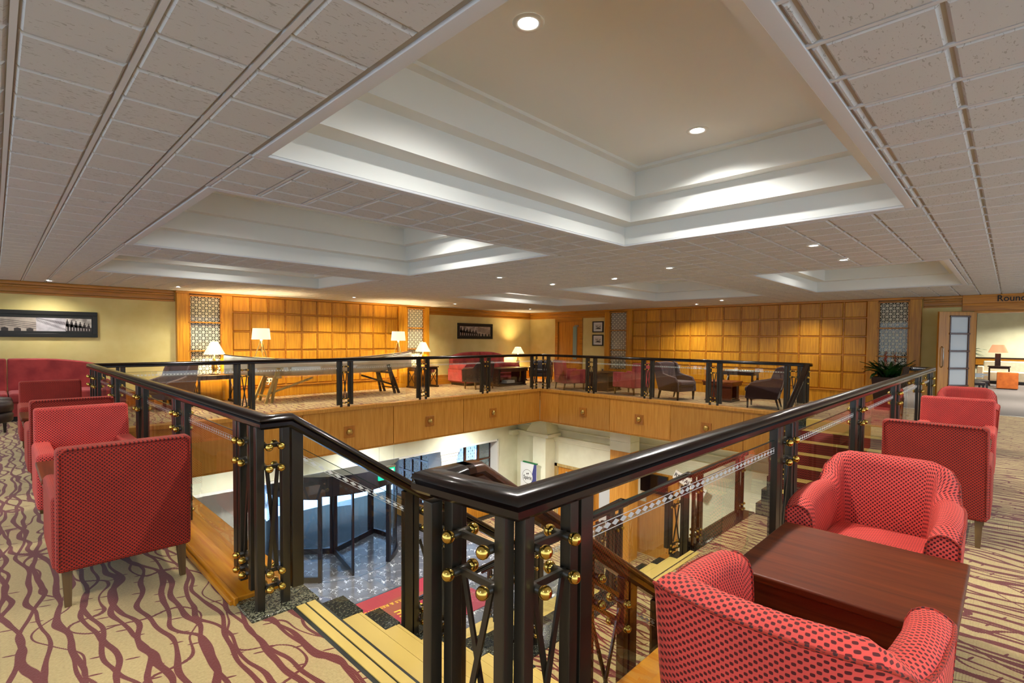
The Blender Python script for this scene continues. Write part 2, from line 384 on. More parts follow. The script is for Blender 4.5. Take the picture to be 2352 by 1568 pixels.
def basis(o, x, z):  # matrix with local x along x, local normal along z
    x = Vector(x).normalized(); z = Vector(z).normalized(); y = z.cross(x)
    return Matrix(((x.x, y.x, z.x, o[0]), (x.y, y.y, z.y, o[1]), (x.z, y.z, z.z, o[2]), (0, 0, 0, 1)))

# ---------------------------------------------------------------- dimensions (metres; x runs right-away, y runs left-away)
C = 2.363                       # ceiling
WX, WY = 13.70, 12.53           # far walls
VX0, VX1, VY0, VY1 = 1.14, 10.68, 1.06, 9.37   # the opening in the floor
LX, LY = .87, .82               # inner edge of the near ledges
ZL = -4.1                       # lobby floor
ZM = -1.36                      # half landing

# ---------------------------------------------------------------- floors
m = MB()
for x0, x1, y0, y1 in ((-3.2, LX, -3.2, WY), (LX, WX, -3.2, LY), (LX, WX, VY1+.14, WY), (VX1+.14, WX, LY, VY1+.14), (LX, 1.09, 1.25, 2.61)):
    m.box(x0, x1, y0, y1, -.30, 0)
struct(m.build('floor', 'carpet_branches'), 'gallery floor with beige carpet patterned in maroon branches')
m = MB(); m.box(WX, 26.5, -6, 6, -.3, -.001)
struct(m.build('floor', 'lounge_carpet'), 'grey striped lounge carpet beyond the doorway')
m = MB(); m.box(WX-.03, WX+.03, -2.6, .51, 0, .006); struct(m.build('trim_9', 'steel'), 'metal carpet threshold strip in the doorway')
m = MB()
for x0, x1, y0, y1 in ((-3.2, VX0, -3.2, WY), (VX0, WX, -3.2, VY0), (VX0, WX, VY1+.08, WY), (VX1+.08, WX, VY0, VY1+.08)):
    m.box(x0, x1, y0, y1, -.87, -.305)
m2 = struct(m.build('floor', 'lobby_wall'), 'gallery slab seen from the lobby below')
# ledges around the opening
def ledge(name, x0, x1, y0, y1, mat='ledge_wood'):
    b = MB(); b.box(x0, x1, y0, y1, -.04, .035); return b.build(name, mat, bevel=.008)
L = sroot('trim_1', 'orange wood ledge around the opening in the floor')
for a in ((LX, VX0+.04, 2.86, VY1+.16), (LX, VX0+.04, LY, 1.2), (VX0+.04, VX1-.04, LY, VY0+.03)):
    o = ledge('ledge', *a); o.parent = L
for a in ((VX0+.04, VX1+.16, VY1-.02, VY1+.16), (VX1-.02, VX1+.16, 2.86, VY1-.02), (VX1-.02, VX1+.16, LY, 1.2)):
    o = ledge('ledge', *a, mat='fascia_wood'); o.parent = L
b = MB(); b.box(LX-.035, LX, 2.86, VY1+.1, 0, .03); b.box(LX-.02, LX+.002, 2.84, VY1+.1, .0, .045); b.build('ledge_moulding', 'ledge_wood', L, bevel=.006)
# ---------------------------------------------------------------- fascias
def fascia(name, axis, joints, plaques, label, fixed, sgn, span, zt=-.04, zb=-.87):
    r = sroot(name, label); js = [span[0]]+joints+[span[1]]
    for a, c2 in zip(js, js[1:]):
        b = MB()
        if axis == 'x': b.box(a+.006, c2-.006, fixed, fixed+sgn*.02, zb+.03, zt)
        else: b.box(fixed, fixed+sgn*.02, a+.006, c2-.006, zb+.03, zt)
        b.build('panel', 'fascia_wood', r, bevel=.003, seg=1)
    b = MB()
    if axis == 'x': b.box(span[0], span[1], fixed-sgn*.012, fixed+sgn*.03, zb, zb+.03); b.box(span[0], span[1], fixed+sgn*.015, fixed+sgn*.07, zb+.01, zt)
    else: b.box(fixed-sgn*.012, fixed+sgn*.03, span[0], span[1], zb, zb+.03); b.box(fixed+sgn*.015, fixed+sgn*.07, span[0], span[1], zb+.01, zt)
    b.build('bottom_bead', 'door_wood', r)
    for p in plaques:
        b = MB()
        if axis == 'x': b.box(p-.115, p+.115, fixed-sgn*.018, fixed, -.58, -.35)
        else: b.box(fixed-sgn*.018, fixed, p-.115, p+.115, -.58, -.35)
        q = b.build('plaque', 'plaque_wood', r, bevel=.004, seg=1)
        b = MB(); b.sphere((p, fixed-sgn*.018, -.465) if axis == 'x' else (fixed-sgn*.018, p, -.465), .064, 16, 10)
        o = b.build('brass_dome', 'dull_brass', r); o.parent = q
fascia('fascia_left', 'x', [2.05, 4.0, 5.95, 7.9, 9.85], [3.0, 4.93, 6.9, 8.87], 'long wood fascia with brass domes under the left far gallery', VY1, 1, (VX0, VX1))
fascia('fascia_right', 'y', [3.85, 5.45, 7.07, 8.69], [4.62, 6.24, 7.88], 'wood fascia with brass domes under the right far gallery', VX1, 1, (2.86, VY1))
fascia('fascia_near_left', 'y', [4.4, 6.0, 7.6], [], 'wood fascia under the near left gallery', VX0, -1, (2.86, VY1))
fascia('fascia_near_right', 'x', [3.1, 5.1, 7.1, 9.1], [], 'wood fascia under the near right gallery', VY0, -1, (VX0, VX1))

# ---------------------------------------------------------------- ceiling: coffers, tiles, downlights
HOLES = [(1.04, 4.53, .57, 2.85), (1.04, 4.45, 3.76, 6.58), (1.06, 4.46, 7.55, 9.68), (7.72, 11.15, .6, 2.71), (7.5, 11.3, 3.72, 6.22), (7.42, 11.25, 7.4, 9.2)]
CE = sroot('ceiling', 'suspended ceiling of fissured mineral tiles with stepped recesses')
PX, PY = .3045, .3
XL = [.06+PX*i for i in range(-11, 46)]; YL_ = [.17+PY*i for i in range(-11, 42)]
tiles = []
for i in range(len(XL)-1):
    for j in range(len(YL_)-1):
        x0, x1, y0, y1 = XL[i], XL[i+1], YL_[j], YL_[j+1]
        x1 = min(x1, WX); y1 = min(y1, WY)
        if x1-x0 < .05 or y1-y0 < .05: continue
        ok = True
        for hx0, hx1, hy0, hy1 in HOLES:
            hx0, hx1, hy0, hy1 = hx0-.06, hx1+.06, hy0-.06, hy1+.06
            if x1 <= hx0 or x0 >= hx1 or y1 <= hy0 or y0 >= hy1: continue
            inx = x0 >= hx0-.02 and x1 <= hx1+.02; iny = y0 >= hy0-.02 and y1 <= hy1+.02
            if inx and iny: ok = False; break
            if iny: 
                if x0 < hx0: x1 = hx0
                else: x0 = hx1
            elif inx:
                if y0 < hy0: y1 = hy0
                else: y0 = hy1
            else:
                if (min(x1, hx1)-max(x0, hx0)) < (min(y1, hy1)-max(y0, hy0)):
                    if x0 < hx0: x1 = hx0
                    else: x0 = hx1
                else:
                    if y0 < hy0: y1 = hy0
                    else: y0 = hy1
        if not ok or x1-x0 < .04 or y1-y0 < .04: continue
        tiles.append((x0+.011, x1-.011, y0+.004, y1-.004))
def vis(tl):
    x, y = (tl[0]+tl[1])/2, (tl[2]+tl[3])/2; d = x*fw.x+y*fw.y
    if d <= .5: return 0
    lat = abs(x*rt.x+y*rt.y)/d
    return 1/(d*d) if lat < 1.05 and (.963/d) < .78 else 0
tiles.sort(key=lambda a: -vis(a))
std = None
bm_ = MB(); hx, hy = (PX-.022)/2, (PY-.008)/2; e = .012
bm_.hexa([(-hx+e, -hy+e, -.004), (hx-e, -hy+e, -.004), (hx-e, hy-e, -.004), (-hx+e, hy-e, -.004)], [(-hx, -hy, .010), (hx, -hy, .010), (hx, hy, .010), (-hx, hy, .010)])
rest = MB(); k = 0
for tl in tiles:
    x0, x1, y0, y1 = tl
    if k < 290 and vis(tl) > 0 and abs((x1-x0)-2*hx) < .003 and abs((y1-y0)-2*hy) < .003:
        if std is None: std = bm_.build('ceiling_tile', 'ceiling_tile_board', CE, ((x0+x1)/2, (y0+y1)/2, C))
        else: inst(std, 'ceiling_tile', CE, ((x0+x1)/2, (y0+y1)/2, C))
        k += 1
    else:
        rest.hexa([(x0+e, y0+e, C-.004), (x1-e, y0+e, C-.004), (x1-e, y1-e, C-.004), (x0+e, y1-e, C-.004)], [(x0, y0, C+.01), (x1, y0, C+.01), (x1, y1, C+.01), (x0, y1, C+.01)])
o = rest.build('ceiling_tiles_rest', 'ceiling_tile_board', CE); o['kind'] = 'stuff'
# backing with holes, T bars, coffer trims
def cells(x0, x1, y0, y1, holes):
    xs = sorted({x0, x1}|{h[0] for h in holes}|{h[1] for h in holes}); ys = sorted({y0, y1}|{h[2] for h in holes}|{h[3] for h in holes})
    for a, b2 in zip(xs, xs[1:]):
        for c_, d in zip(ys, ys[1:]):
            mx, my = (a+b2)/2, (c_+d)/2
            if not any(h[0] < mx < h[1] and h[2] < my < h[3] for h in holes): yield a, b2, c_, d
b = MB()
for a in cells(-3.3, WX, -3.3, WY, [(h[0]-.03, h[1]+.03, h[2]-.03, h[3]+.03) for h in HOLES]): b.box(a[0], a[1], a[2], a[3], C+.008, C+.03)
b.build('backing_board', 'dark_gap', CE)
b = MB()
for i, x in enumerate(XL):
    segs = [(-3.1, WY)]
    for h in HOLES:
        if h[0]-.07 < x < h[1]+.07:
            ns = []
            for s0, s1 in segs:
                if s0 < h[2]-.06: ns.append((s0, min(s1, h[2]-.06)))
                if s1 > h[3]+.06: ns.append((max(s0, h[3]+.06), s1))
            segs = ns
    for s0, s1 in segs:
        if s1 > s0 and x < WX: b.box(x-.009, x+.009, s0, s1, C-.001, C+.009)
b.build('ceiling_rail', 'ceiling_trim', CE)
for h in HOLES:
    g = .06; b = MB()
    for a in ((h[0]-g, h[1]+g, h[2]-g, h[2]), (h[0]-g, h[1]+g, h[3], h[3]+g), (h[0]-g, h[0], h[2], h[3]), (h[1], h[1]+g, h[2], h[3])):
        b.box(*a, C-.006, C+.012)
    b.build('coffer_border', 'ceiling_trim', CE, bevel=.003, seg=1)
    b = MB()
    rings = [(0, 2.363, 2.55), (.165, 2.55, 2.75), (.285, 2.75, 2.975), (.36, 2.975, 3.0)]
    T = .03
    for off, z0, z1 in rings:
        x0, x1, y0, y1 = h[0]+off, h[1]-off, h[2]+off, h[3]-off
        z0 += T if off else .012; z1 += .006; b.box(x0-T, x0, y0-T, y1+T, z0, z1); b.box(x1, x1+T, y0-T, y1+T, z0, z1); b.box(x0, x1, y0-T, y0, z0, z1); b.box(x0, x1, y1, y1+T, z0, z1)
    offs = [r_[0] for r_ in rings]
    for o0, o1, z in ((0, .165, 2.55), (.165, .285, 2.75), (.285, .36, 2.975)):
        x0, x1, y0, y1 = h[0]+o0, h[1]-o0, h[2]+o0, h[3]-o0; X0, X1, Y0, Y1 = h[0]+o1, h[1]-o1, h[2]+o1, h[3]-o1
        b.box(x0-T, X0, y0-T, y1+T, z, z+T); b.box(X1, x1+T, y0-T, y1+T, z, z+T); b.box(X0, X1, y0-T, Y0, z, z+T); b.box(X0, X1, Y1, y1+T, z, z+T)
    b.box(h[0]+.3, h[1]-.3, h[2]+.3, h[3]-.3, 3.0, 3.03)
    b.build('coffer', 'coffer_paint', CE)
DLG = 'recessed ceiling downlights'
def downlight(x, y, z, label, power, r=.05, group=DLG, ang=140, col=(1, .965, .90)):
    t_ = thing('downlight', label, 'light', (x, y, z), 0, group)
    b = MB(); b.lathe([(r*.82, .0), (r*.86, -.006), (r*1.25, -.006), (r*1.3, 0)], 24, cap=False); b.build('trim_ring', 'white_paint', t_)
    b = MB(); b.lathe([(r*.84, -.002), (r*.5, -.001), (.001, -.0005)], 24, cap=False); b.build('lens', 'lamp_lens', t_)
    lamp('SPOT', (x, y, z-.012), power, col, .035, angle=ang, blend=.9)
DL = [(5.71, 1.43, 'tile beside the near recess, nearest of the pair'), (6.93, 1.42, 'tile, farther of the pair right of the near recess'), (6.24, 3.24, 'tile right of the near recess corner'),
      (6.78, 4.44, 'middle bay of tiles, third in the row'), (6.78, 5.69, 'middle bay of tiles, far in the row'), (5.5, 5.68, 'middle bay of tiles nearest the second recess'),
      (2.51, 11.49, 'tiles above the left fretwork screen'), (5.94, 11.04, 'tiles above the middle of the boat'), (8.82, 10.85, 'tiles above the second fretwork screen'),
      (11.98, 4.88, 'tiles above the wing chairs'), (12.85, 5.89, 'tiles tight against the right panelled wall'), (.7, 12.0, 'tiles above the framed triptych'), (11.78, 10.78, 'tiles above the corner sofa')]
for x, y, s_ in DL: downlight(x, y, C-.006, 'white downlight set in the ceiling '+s_, 55 if y < 10 else 40, .048)
downlight(1.92, 1.79, 2.998, 'large bright downlight in the near recess, the nearer one', 120, .062, ang=150)
downlight(3.77, 1.75, 2.998, 'large bright downlight in the near recess, the farther one', 120, .062, ang=150)
for x, y in ((1.9, 5.2), (3.6, 5.2), (2.6, 8.6), (9.4, 1.65), (9.4, 5.0), (9.4, 8.3)):       # lamps up inside the far recesses, fittings out of sight
    lamp('SPOT', (x, y, 2.985), 95, (1, .965, .90), .035, angle=150, blend=.9)
for x, y in ((-1.2, .8), (-1.2, 3.6), (-1.2, 6.6), (-1.2, 9.6), (1.2, -1.2), (4.2, -1.2), (7.2, -1.2), (10.2, -1.2), (12.6, -.8)):
    lamp('SPOT', (x, y, C-.02), 55, (1, .965, .90), .035, angle=140, blend=.9)  # unseen lamps added outside the view to light the near galleries
for x in (3.2, 4.6, 5.9, 7.2, 8.6): lamp('SPOT', (x, 11.75, C-.02), 75, (1, .88, .62), .035, angle=120, blend=.9)   # unseen spots added to brighten the panelling
for y in (3.4, 6.4): lamp('SPOT', (12.95, y, C-.02), 45, (1, .88, .62), .035, angle=120, blend=.9)

# ---------------------------------------------------------------- upper walls
def wall(name, label, boxes, mat='cream_wall'):
    b = MB()
    for a in boxes: b.box(*a)
    return struct(b.build(name, mat), label)
wall('wall_left', 'cream far wall on the left behind boat and sofas', [(-3.2, WX+.3, WY, WY+.2, -.3, 3.1)])
wall('wall_right', 'cream right wall with door and wide opening', [(WX, WX+.2, .51, 10.16, 0, 3.1), (WX, WX+.2, 11.33, WY, 0, 3.1), (WX, WX+.2, 10.16, 11.33, 2.06, 3.1), (WX, WX+.2, -2.6, .51, 2.02, 3.1), (WX, WX+.2, -3.4, -2.6, 0, 3.1)])
def crown(name, axis, a0, a1, f, sgn, mat):
    b = MB()
    for z0, z1, d in ((2.13, 2.17, .035), (2.17, 2.26, .02), (2.26, 2.30, .035), (2.30, C, .05)):
        if axis == 'x': b.box(a0, a1, f-d, f, z0, z1-.004)
        else: b.box(f-d, f, a0, a1, z0, z1-.004)
    return struct(b.build(name, mat, bevel=.004, seg=1), 'stepped orange wood cornice band')
crown('trim_2', 'x', -3.2, 2.66, WY, 1, 'trim_wood'); crown('trim_3', 'x', 9.12, WX, WY, 1, 'trim_wood'); crown('trim_4', 'y', 9.22, WY, WX, 1, 'trim_wood_y'); crown('trim_5', 'y', .73, 1.34, WX, 1, 'trim_wood_y')
def base(name, axis, a0, a1, f, mat):
    b = MB()
    if axis == 'x': b.box(a0, a1, f-.022, f, 0, .26); b.box(a0, a1, f-.03, f, .26, .29)
    else: b.box(f-.022, f, a0, a1, 0, .26); b.box(f-.03, f, a0, a1, .26, .29)
    return struct(b.build(name, mat, bevel=.003, seg=1), 'wide wood skirting board')
base('baseboard_left', 'x', -3.2, 2.66, WY, 'trim_wood'); base('baseboard_left', 'x', 9.12, WX, WY, 'trim_wood'); base('baseboard_right', 'y', 9.22, 10.16, WX, 'trim_wood_y'); base('baseboard_right', 'y', 11.35, WY, WX, 'trim_wood_y')
def fretwork(b, x0, x1, z0, z1, p=.125, w=.0095, d=.006, y=0, diag=True):
    n = max(1, round((x1-x0)/(p/2))); mz = max(1, round((z1-z0)/(p/2)))
    for i in range(1, n): x = x0+(x1-x0)*i/n; b.box(x-w/2, x+w/2, y-d, y, z0, z1)
    for j in range(1, mz): z = z0+(z1-z0)*j/mz; b.box(x0, x1, y-d, y, z-w/2, z+w/2)
    sx = (x1-x0)/n*2; sz = (z1-z0)/mz*2
    if not diag: return
    for s_ in (1, -1):
        for kx in range(-mz-1, n+mz+2):
            # line through (x0+kx*sx) at z0 with slope s*sz/sx
            pts = []
            for t_ in (z0, z1):
                pts.append((x0+kx*sx+s_*(t_-z0)*sx/sz, t_))
            (ax, az), (bx, bz) = pts
            if s_ < 0: pass
            def clip(ax, az, bx, bz):
                t0, t1 = 0, 1; dx = bx-ax
                if abs(dx) < 1e-9: return None
                ta, tb = (x0-ax)/dx, (x1-ax)/dx
                lo, hi = min(ta, tb), max(ta, tb); t0 = max(t0, lo); t1 = min(t1, hi)
                return None if t1-t0 < 1e-4 else (ax+dx*t0, az+(bz-az)*t0, ax+dx*t1, az+(bz-az)*t1)
            c_ = clip(ax, az, bx, bz)
            if c_: b.bar((c_[0], y-d/2, c_[1]), (c_[2], y-d/2, c_[3]), d, w, (0, 0, 1)) if False else b.bar((c_[0], y-d/2, c_[1]), (c_[2], y-d/2, c_[3]), w, d, (0, 1, 0))
# panelled bays: local x along wall, local -y into room, origin at wall base
def portal(name, label, loc, rot, xs, ncol, zr, win):
    """xs: list of x for pilaster|screen|pilaster|panels|pilaster|screen|pilaster"""
    r = sroot(name, label, loc, rot); P = .13
    a, b1, c_, d, e_, f_, g, h = xs
    b = MB(); b.box(a, h, -.04, 0, 0, C-.004); b.build('backing', 'door_wood', r)
    b = MB(); b.box(a-.02, h+.02, -P-.03, -.04, C-.05, C-.004); b.build('head_rail', 'trim_wood', r, bevel=.004, seg=1)
    for x0, x1 in ((a, b1), (c_, d), (e_, f_), (g, h)):
        b = MB(); b.box(x0, x1, -P, -.04, .45, C-.05); b.box(x0-.012, x1+.012, -P-.02, -.04, 0, .45); b.build('pilaster', 'panel_wood', r, bevel=.005, seg=1)
    b = MB(); b.box(d, e_, -.09, -.04, 0, zr[-1]-.03); b.build('dado', 'panel_wood', r, bevel=.004, seg=1)
    b = MB(); b.box(d, e_, -.11, -.04, zr[-1]-.03, zr[-1]); b.build('dado_cap', 'trim_wood', r, bevel=.004, seg=1)
    cw = (e_-d)/ncol; g_ = .014; src = {}
    for i in range(ncol):
        for j in range(len(zr)-1):
            hgt = zr[j]-zr[j+1]; key = round(hgt, 3)
            if key not in src:
                b = MB(); X = cw/2-g_; Z = hgt/2-g_; q = .016
                b.hexa([(-X, 0, -Z), (X, 0, -Z), (X, 0, Z), (-X, 0, Z)], [(-X+q, -.022, -Z+q), (X-q, -.022, -Z+q), (X-q, -.022, Z-q), (-X+q, -.022, Z-q)])
                src[key] = b.build('panel', 'panel_wood', r, (d+cw*(i+.5), -.055, (zr[j]+zr[j+1])/2))
            else: inst(src[key], 'panel', r, (d+cw*(i+.5), -.055, (zr[j]+zr[j+1])/2))
    b = MB(); b.box(d, e_, -.056, -.04, zr[-1], C-.05)
    for i in range(1, ncol): b.box(d+cw*i-.006, d+cw*i+.006, -.068, -.056, zr[-1], zr[0])
    for z in zr[1:-1]: b.box(d, e_, -.066, -.056, z-.006, z+.006)
    b.build('panel_grid', 'trim_wood', r)
    for (x0, x1), n_ in (((b1, c_), win), ((f_, g), win+1)):
        w_ = sroot('window_%d' % n_, 'fretwork screen of white lattice on glass in a wood frame', (0, 0, 0)); w_.parent = r
        b = MB(); b.box(x0, x1, -.06, -.04, .52, C-.07); b.build('glass', 'screen_glass', w_)
        b = MB(); b.box(x0, x1, -.041, -.0401, .52, C-.07); b.build('backing', 'screen_back', w_)
        b = MB(); b.box(x0, x1, -P+.01, -.04, .0, .50)
        b.build('apron', 'panel_wood', w_, bevel=.003, seg=1)
        b = MB()
        for z in (.50, 1.10, 1.71, C-.09): b.box(x0-.02, x1+.02, -P-.005, -.045, z-.014, z+.014)
        b.box(x0, x0+.022, -P-.005, -.045, .5, C-.08); b.box(x1-.022, x1, -P-.005, -.045, .5, C-.08)
        b.build('frame', 'trim_wood', w_, bevel=.003, seg=1)
        b = MB()
        for z0, z1 in ((.52, 1.086), (1.114, 1.696), (1.724, C-.104)): fretwork(b, x0+.022, x1-.022, z0, z1, y=-.062)
        b.build('fretwork', 'fret_white', w_)
    return r
portal('wall_left_panelling', 'glossy wood panelled wall behind the boat with a fretwork screen at each end', (0, WY, 0), 0,
       [2.68, 2.90, 3.52, 3.74, 8.06, 8.33, 8.94, 9.11], 11, [2.33, 1.96, 1.53, 1.10, .67, .27], 1)
# right wall: local x runs toward -y of the world
portal('wall_right_panelling', 'wood panelled wall behind the wing chairs with a fretwork screen at each end', (WX, 9.22, 0), -PI/2,
       [0, .18, .81, .98, 9.22-2.30, 9.22-2.10, 9.22-1.56, 9.22-1.36], 13, [2.33, 1.95, 1.53, 1.11, .71, .31], 3)
for o_ in COL.objects:
    pass
# door in the right wall
dr = sroot('door_1', 'wood door with narrow glass slit in the right wall corner', (WX, 11.33, 0), -PI/2)
b = MB(); b.box(0, .12, -.03, .1, 0, 2.14); b.box(1.05, 1.17, -.03, .1, 0, 2.14); b.box(0, 1.17, -.035, .1, 2.02, 2.14); b.build('frame', 'trim_wood', dr, bevel=.006)
b = MB(); b.box(.12, 1.05, .02, .06, 0, 2.02); b.build('door_leaf', 'door_wood', dr, bevel=.003, seg=1)
b = MB(); b.box(.75, .92, .01, .02, .75, 1.86); b.build('glass_slit', 'blue_grey', dr)
b = MB(); b.box(.9, .92, 0, .015, .75, 1.86); b.box(.82, .98, -.01, .02, 1.84, 1.9); b.box(.15, .3, .012, .02, .0, .22); b.build('door_closer', 'steel', dr)
# opening to the lounge, open door leaf, sign band
op = sroot('trim_6', 'dark wood header band over the lounge opening', (WX, .73, 0), -PI/2)
b = MB(); b.box(-.0, 3.4, -.05, 0, 2.19, C-.004); b.box(0, 3.4, -.03, 0, 2.04, 2.19); b.box(.18, 3.4, -.045, .2, 2.0, 2.045); b.build('header', 'trim_wood', op, bevel=.004, seg=1)
text('lettering', 'Round', .165, 'ink', op, basis((.5, -.052, 2.27), (1, 0, 0), (0, -1, 0)), .006, 'LEFT', .92)
b = MB(); b.box(.19, .22, -.01, .2, 0, 2.02); b.build('jamb', 'white_paint', op)
dl_ = sroot('door_2', 'open wood door with etched glass panes and chrome pull', (WX-.04, .52, 0), 2.40)
# leaf hinged at origin, extends +x locally
def leafdoor(r, W, H_, panes=4):
    px0, px1 = W*.2, W*.70
    b = MB(); b.box(0, px0, -.022, .022, .01, H_); b.box(px1, W, -.022, .022, .01, H_); b.box(px0, px1, -.022, .022, .01, .56); b.box(px0, px1, -.022, .022, 1.93, H_); b.build('door_leaf', 'door_wood', r, bevel=.003, seg=1)
    b = MB(); b.box(px0, px1, -.006, .006, .56, 1.93); b.build('glass', 'frosted', r)
    b = MB()
    for k in range(panes+1): z = .56+(1.93-.56)*k/panes; b.box(px0-.02, px1+.02, -.04, .04, z-.017, z+.017)
    b.box(px0-.012, px0+.012, -.032, .032, .56, 1.93); b.box(px1-.012, px1+.012, -.032, .032, .56, 1.93); b.build('glazing_bar', 'brown_frame_warm_lit_rail', r, bevel=.004, seg=1)
    for s_ in (-1, 1):
        b = MB(); b.tube([(W-.07, s_*.025, .92), (W-.07, s_*.06, .95), (W-.07, s_*.06, 1.3), (W-.07, s_*.025, 1.33)], .01, 8); b.build('pull_handle', 'steel', r)
leafdoor(dl_, .78, 2.02)
# lounge beyond the opening
wall('wall_lounge', 'pale green-cream wall of the lounge beyond', [(26.2, 26.4, -6, 6, 0, 2.8), (WX+.2, 26.4, 4, 4.2, 0, 2.8), (WX+.2, 26.4, -6.2, -6, 0, 2.8)], 'lobby_wall')
wall('ceiling_lounge', 'white lounge ceiling', [(WX+.2, 26.4, -6, 4, 2.55, 2.65)], 'white_paint')
b = MB(); b.box(26.12, 26.2, -6, 4, .60, .84); struct(b.build('trim_7', 'trim_wood_y'), 'orange wood rail band on the lounge wall')
b = MB(); b.box(26.1, 26.2, -6, 4, .84, .88); b.box(26.1, 26.2, -6, 4, .55, .60); struct(b.build('trim_8', 'dark_wood'), 'dark edging of the lounge rail band')
for lx in (16.5, 20.5, 24.5): lamp('AREA', (lx, -.6, 2.5), 75, (1, .93, .72), .8, spread=2.6, name='lounge_light')

# ---------------------------------------------------------------- staircases
def flight(name, label, org, ang, n, rise, run, w0, w1, topmat=True, stone=True):
    """descends along local +x from org (top edge); treads between local y w0..w1, stone cheeks outside"""
    r = sroot(name, label, org, ang); src = ssrc = nsrc = None
    for k_ in range(1, n):
        z = -rise*k_; x = run*(k_-1)
        if src is None:
            b = MB(); b.box(0, run+.02, w0, w1, -rise-.06, 0); src = o_ = b.build('step', 'stair_carpet', r, (x, 0, z))
            b = MB()
            for q in (0, 1): b.box(run-.098-q*.115, run-.004-q*.115, w0, w1, 0, .006)
            b.box(run+.0, run+.018, w0, w1, -.03, .004)
            nsrc = b.build('nosing_strip', 'strip_gold', o_)
        else:
            o_ = inst(src, 'step', r, (x, 0, z)); inst(nsrc, 'nosing_strip', o_)
        if stone:
            if ssrc is None:
                b = MB(); b.box(0, run+.03, w0-.24, w0, -rise-.2, .012); b.box(0, run+.03, w1, w1+.24, -rise-.2, .012); ssrc = b.build('side_stone', 'dark_granite', r, (x, 0, z), bevel=.004, seg=1)
            else: inst(ssrc, 'side_stone', r, (x, 0, z))
    b = MB(); b.hexa([(0, w0-.02, -rise*n), (run*n, w0-.02, -rise*n), (run*n, w1+.02, -rise*n), (0, w1+.02, -rise*n)], [(0, w0-.02, -rise-.25), (run*.5, w0-.02, -rise-.25), (run*.5, w1+.02, -rise-.25), (0, w1+.02, -rise-.25)])
    return r
s1 = flight('staircase', 'carpeted stair going down from the near left gallery with brass-coloured nosing strips and granite cheeks', (1.18, 0, 0), 0, 8, .17, .25, 1.2, 2.61)
b = MB(); b.box(1.075, 1.12, 1.2, 2.61, -.005, .006); b.box(1.13, 1.175, 1.2, 2.61, -.005, .006)
o = b.build('nosing_strip', 'strip_gold', s1, (-1.18, 0, 0))
b = MB(); b.box(1.055, 1.19, 1.2, 2.61, -.18, .001); b.build('top_edge', 'strip_dark', s1, (-1.18, 0, 0))
b = MB(); b.box(.86, 1.20, 2.61, 2.87, -.16, .012); b.box(.86, 1.2, 1.0, 1.2, -.16, .012); b.build('top_stone', 'granite', s1, (-1.18, 0, 0), bevel=.006, seg=2)
s2 = flight('staircase', 'carpeted stair rising to the far right gallery', (10.28, 0, 0), PI, 8, .17, .25, -2.61, -1.2)
b = MB(); b.box(10.27, 10.33, 1.2, 2.61, -.17, .006); b.box(10.36, 10.42, 1.2, 2.61, -.17, .006); b.build('nosing_strip', 'strip_gold', s2, (10.28, 0, 0), PI)
b = MB(); b.box(10.27, 10.82, 2.61, 2.87, -.16, .012); b.box(10.27, 10.82, .96, 1.2, -.16, .012); b.build('top_stone', 'dark_granite', s2, (10.28, 0, 0), PI)
b = MB(); b.box(10.40, 10.84, 1.2, 2.61, -.2, .0); struct(b.build('floor', 'carpet_branches'), 'carpet strip at the head of the far stair')
b = MB(); b.box(2.9, 8.55, VY0+.03, 2.88, ZM-.2, ZM); struct(b.build('floor', 'carpet_branches'), 'half landing with patterned carpet')
b = MB(); b.box(2.9, 4.72, 2.88, 3.14, ZM-.25, ZM+.012); b.box(6.63, 8.55, 2.88, 3.14, ZM-.25, ZM+.012); struct(b.build('floor', 'dark_granite'), 'granite edge of the half landing')
s3 = flight('staircase', 'middle stair going down from the half landing to the lobby', (0, 2.94, ZM), PI/2, 16, .17125, .27, -6.38, -4.97)
b = MB(); b.box(-.05, .0, -6.38, -4.97, -.17, .006); b.box(-.12, -.07, -6.38, -4.97, -.005, .006); b.build('nosing_strip', 'strip_gold', s3)
b = MB(); b.box(-.06, .0, -6.40, -4.95, -.19, .0); b.build('top_edge', 'strip_dark', s3)
wall('wall_stair', 'cream wall under the far stair flight', [(8.55, 10.66, 2.80, 2.86, ZL, -1.32), (6.66, 8.55, 3.0, 3.06, ZL, ZM-.25), (2.9, 4.7, 3.0, 3.06, ZL, ZM-.25)], 'lobby_wall')

# ---------------------------------------------------------------- balustrades
RAILP = [(-.034, 0), (.034, 0), (.046, .012), (.046, .030), (.038, .034), (.047, .044), (.040, .060), (.024, .068), (-.024, .068), (-.040, .060), (-.047, .044), (-.038, .034), (-.046, .030), (-.046, .012)]
RB, RT = .936, 1.0
_src = {}
def src_mesh(key, make):
    if key not in _src: _src[key] = make()
    return _src[key]
def obj_from(me_obj_key, name, maker, parent, loc, rot=0):
    o_ = _src.get(me_obj_key)
    if o_ is None:
        o_ = maker(); o_.parent = parent; o_.location = loc; o_.rotation_euler = (0, 0, rot); _src[me_obj_key] = o_; return o_
    return inst(o_, name, parent, loc, rot)
def mk_upright(h, mat):
    b = MB(); b.box(-.02, .02, -.02, .02, 0, h); return b.build('post', mat, bevel=.003, seg=1)
def mk_clamp(h0, h1, mat):
    b = MB(); b.box(-.03, .03, -.022, .022, h0, h1)
    for z in (h0+.12, (h0+h1)/2, h1-.12):
        for s_ in (-1, 1): b.lathe([(.008, 0), (.008, .004), (.004, .006)], 8); 
    return b.build('clamp_plate', mat, bevel=.002, seg=1)
def mk_ball():
    b = MB(); b.sphere((0, 0, 0), .0195, 16, 10); return b.build('brass_ball', 'brass')
def mk_stub(mat):
    b = MB(); b.tube([(0, -.034, 0), (0, .034, 0)], .0125, 10); return b.build('ball_stem', mat)
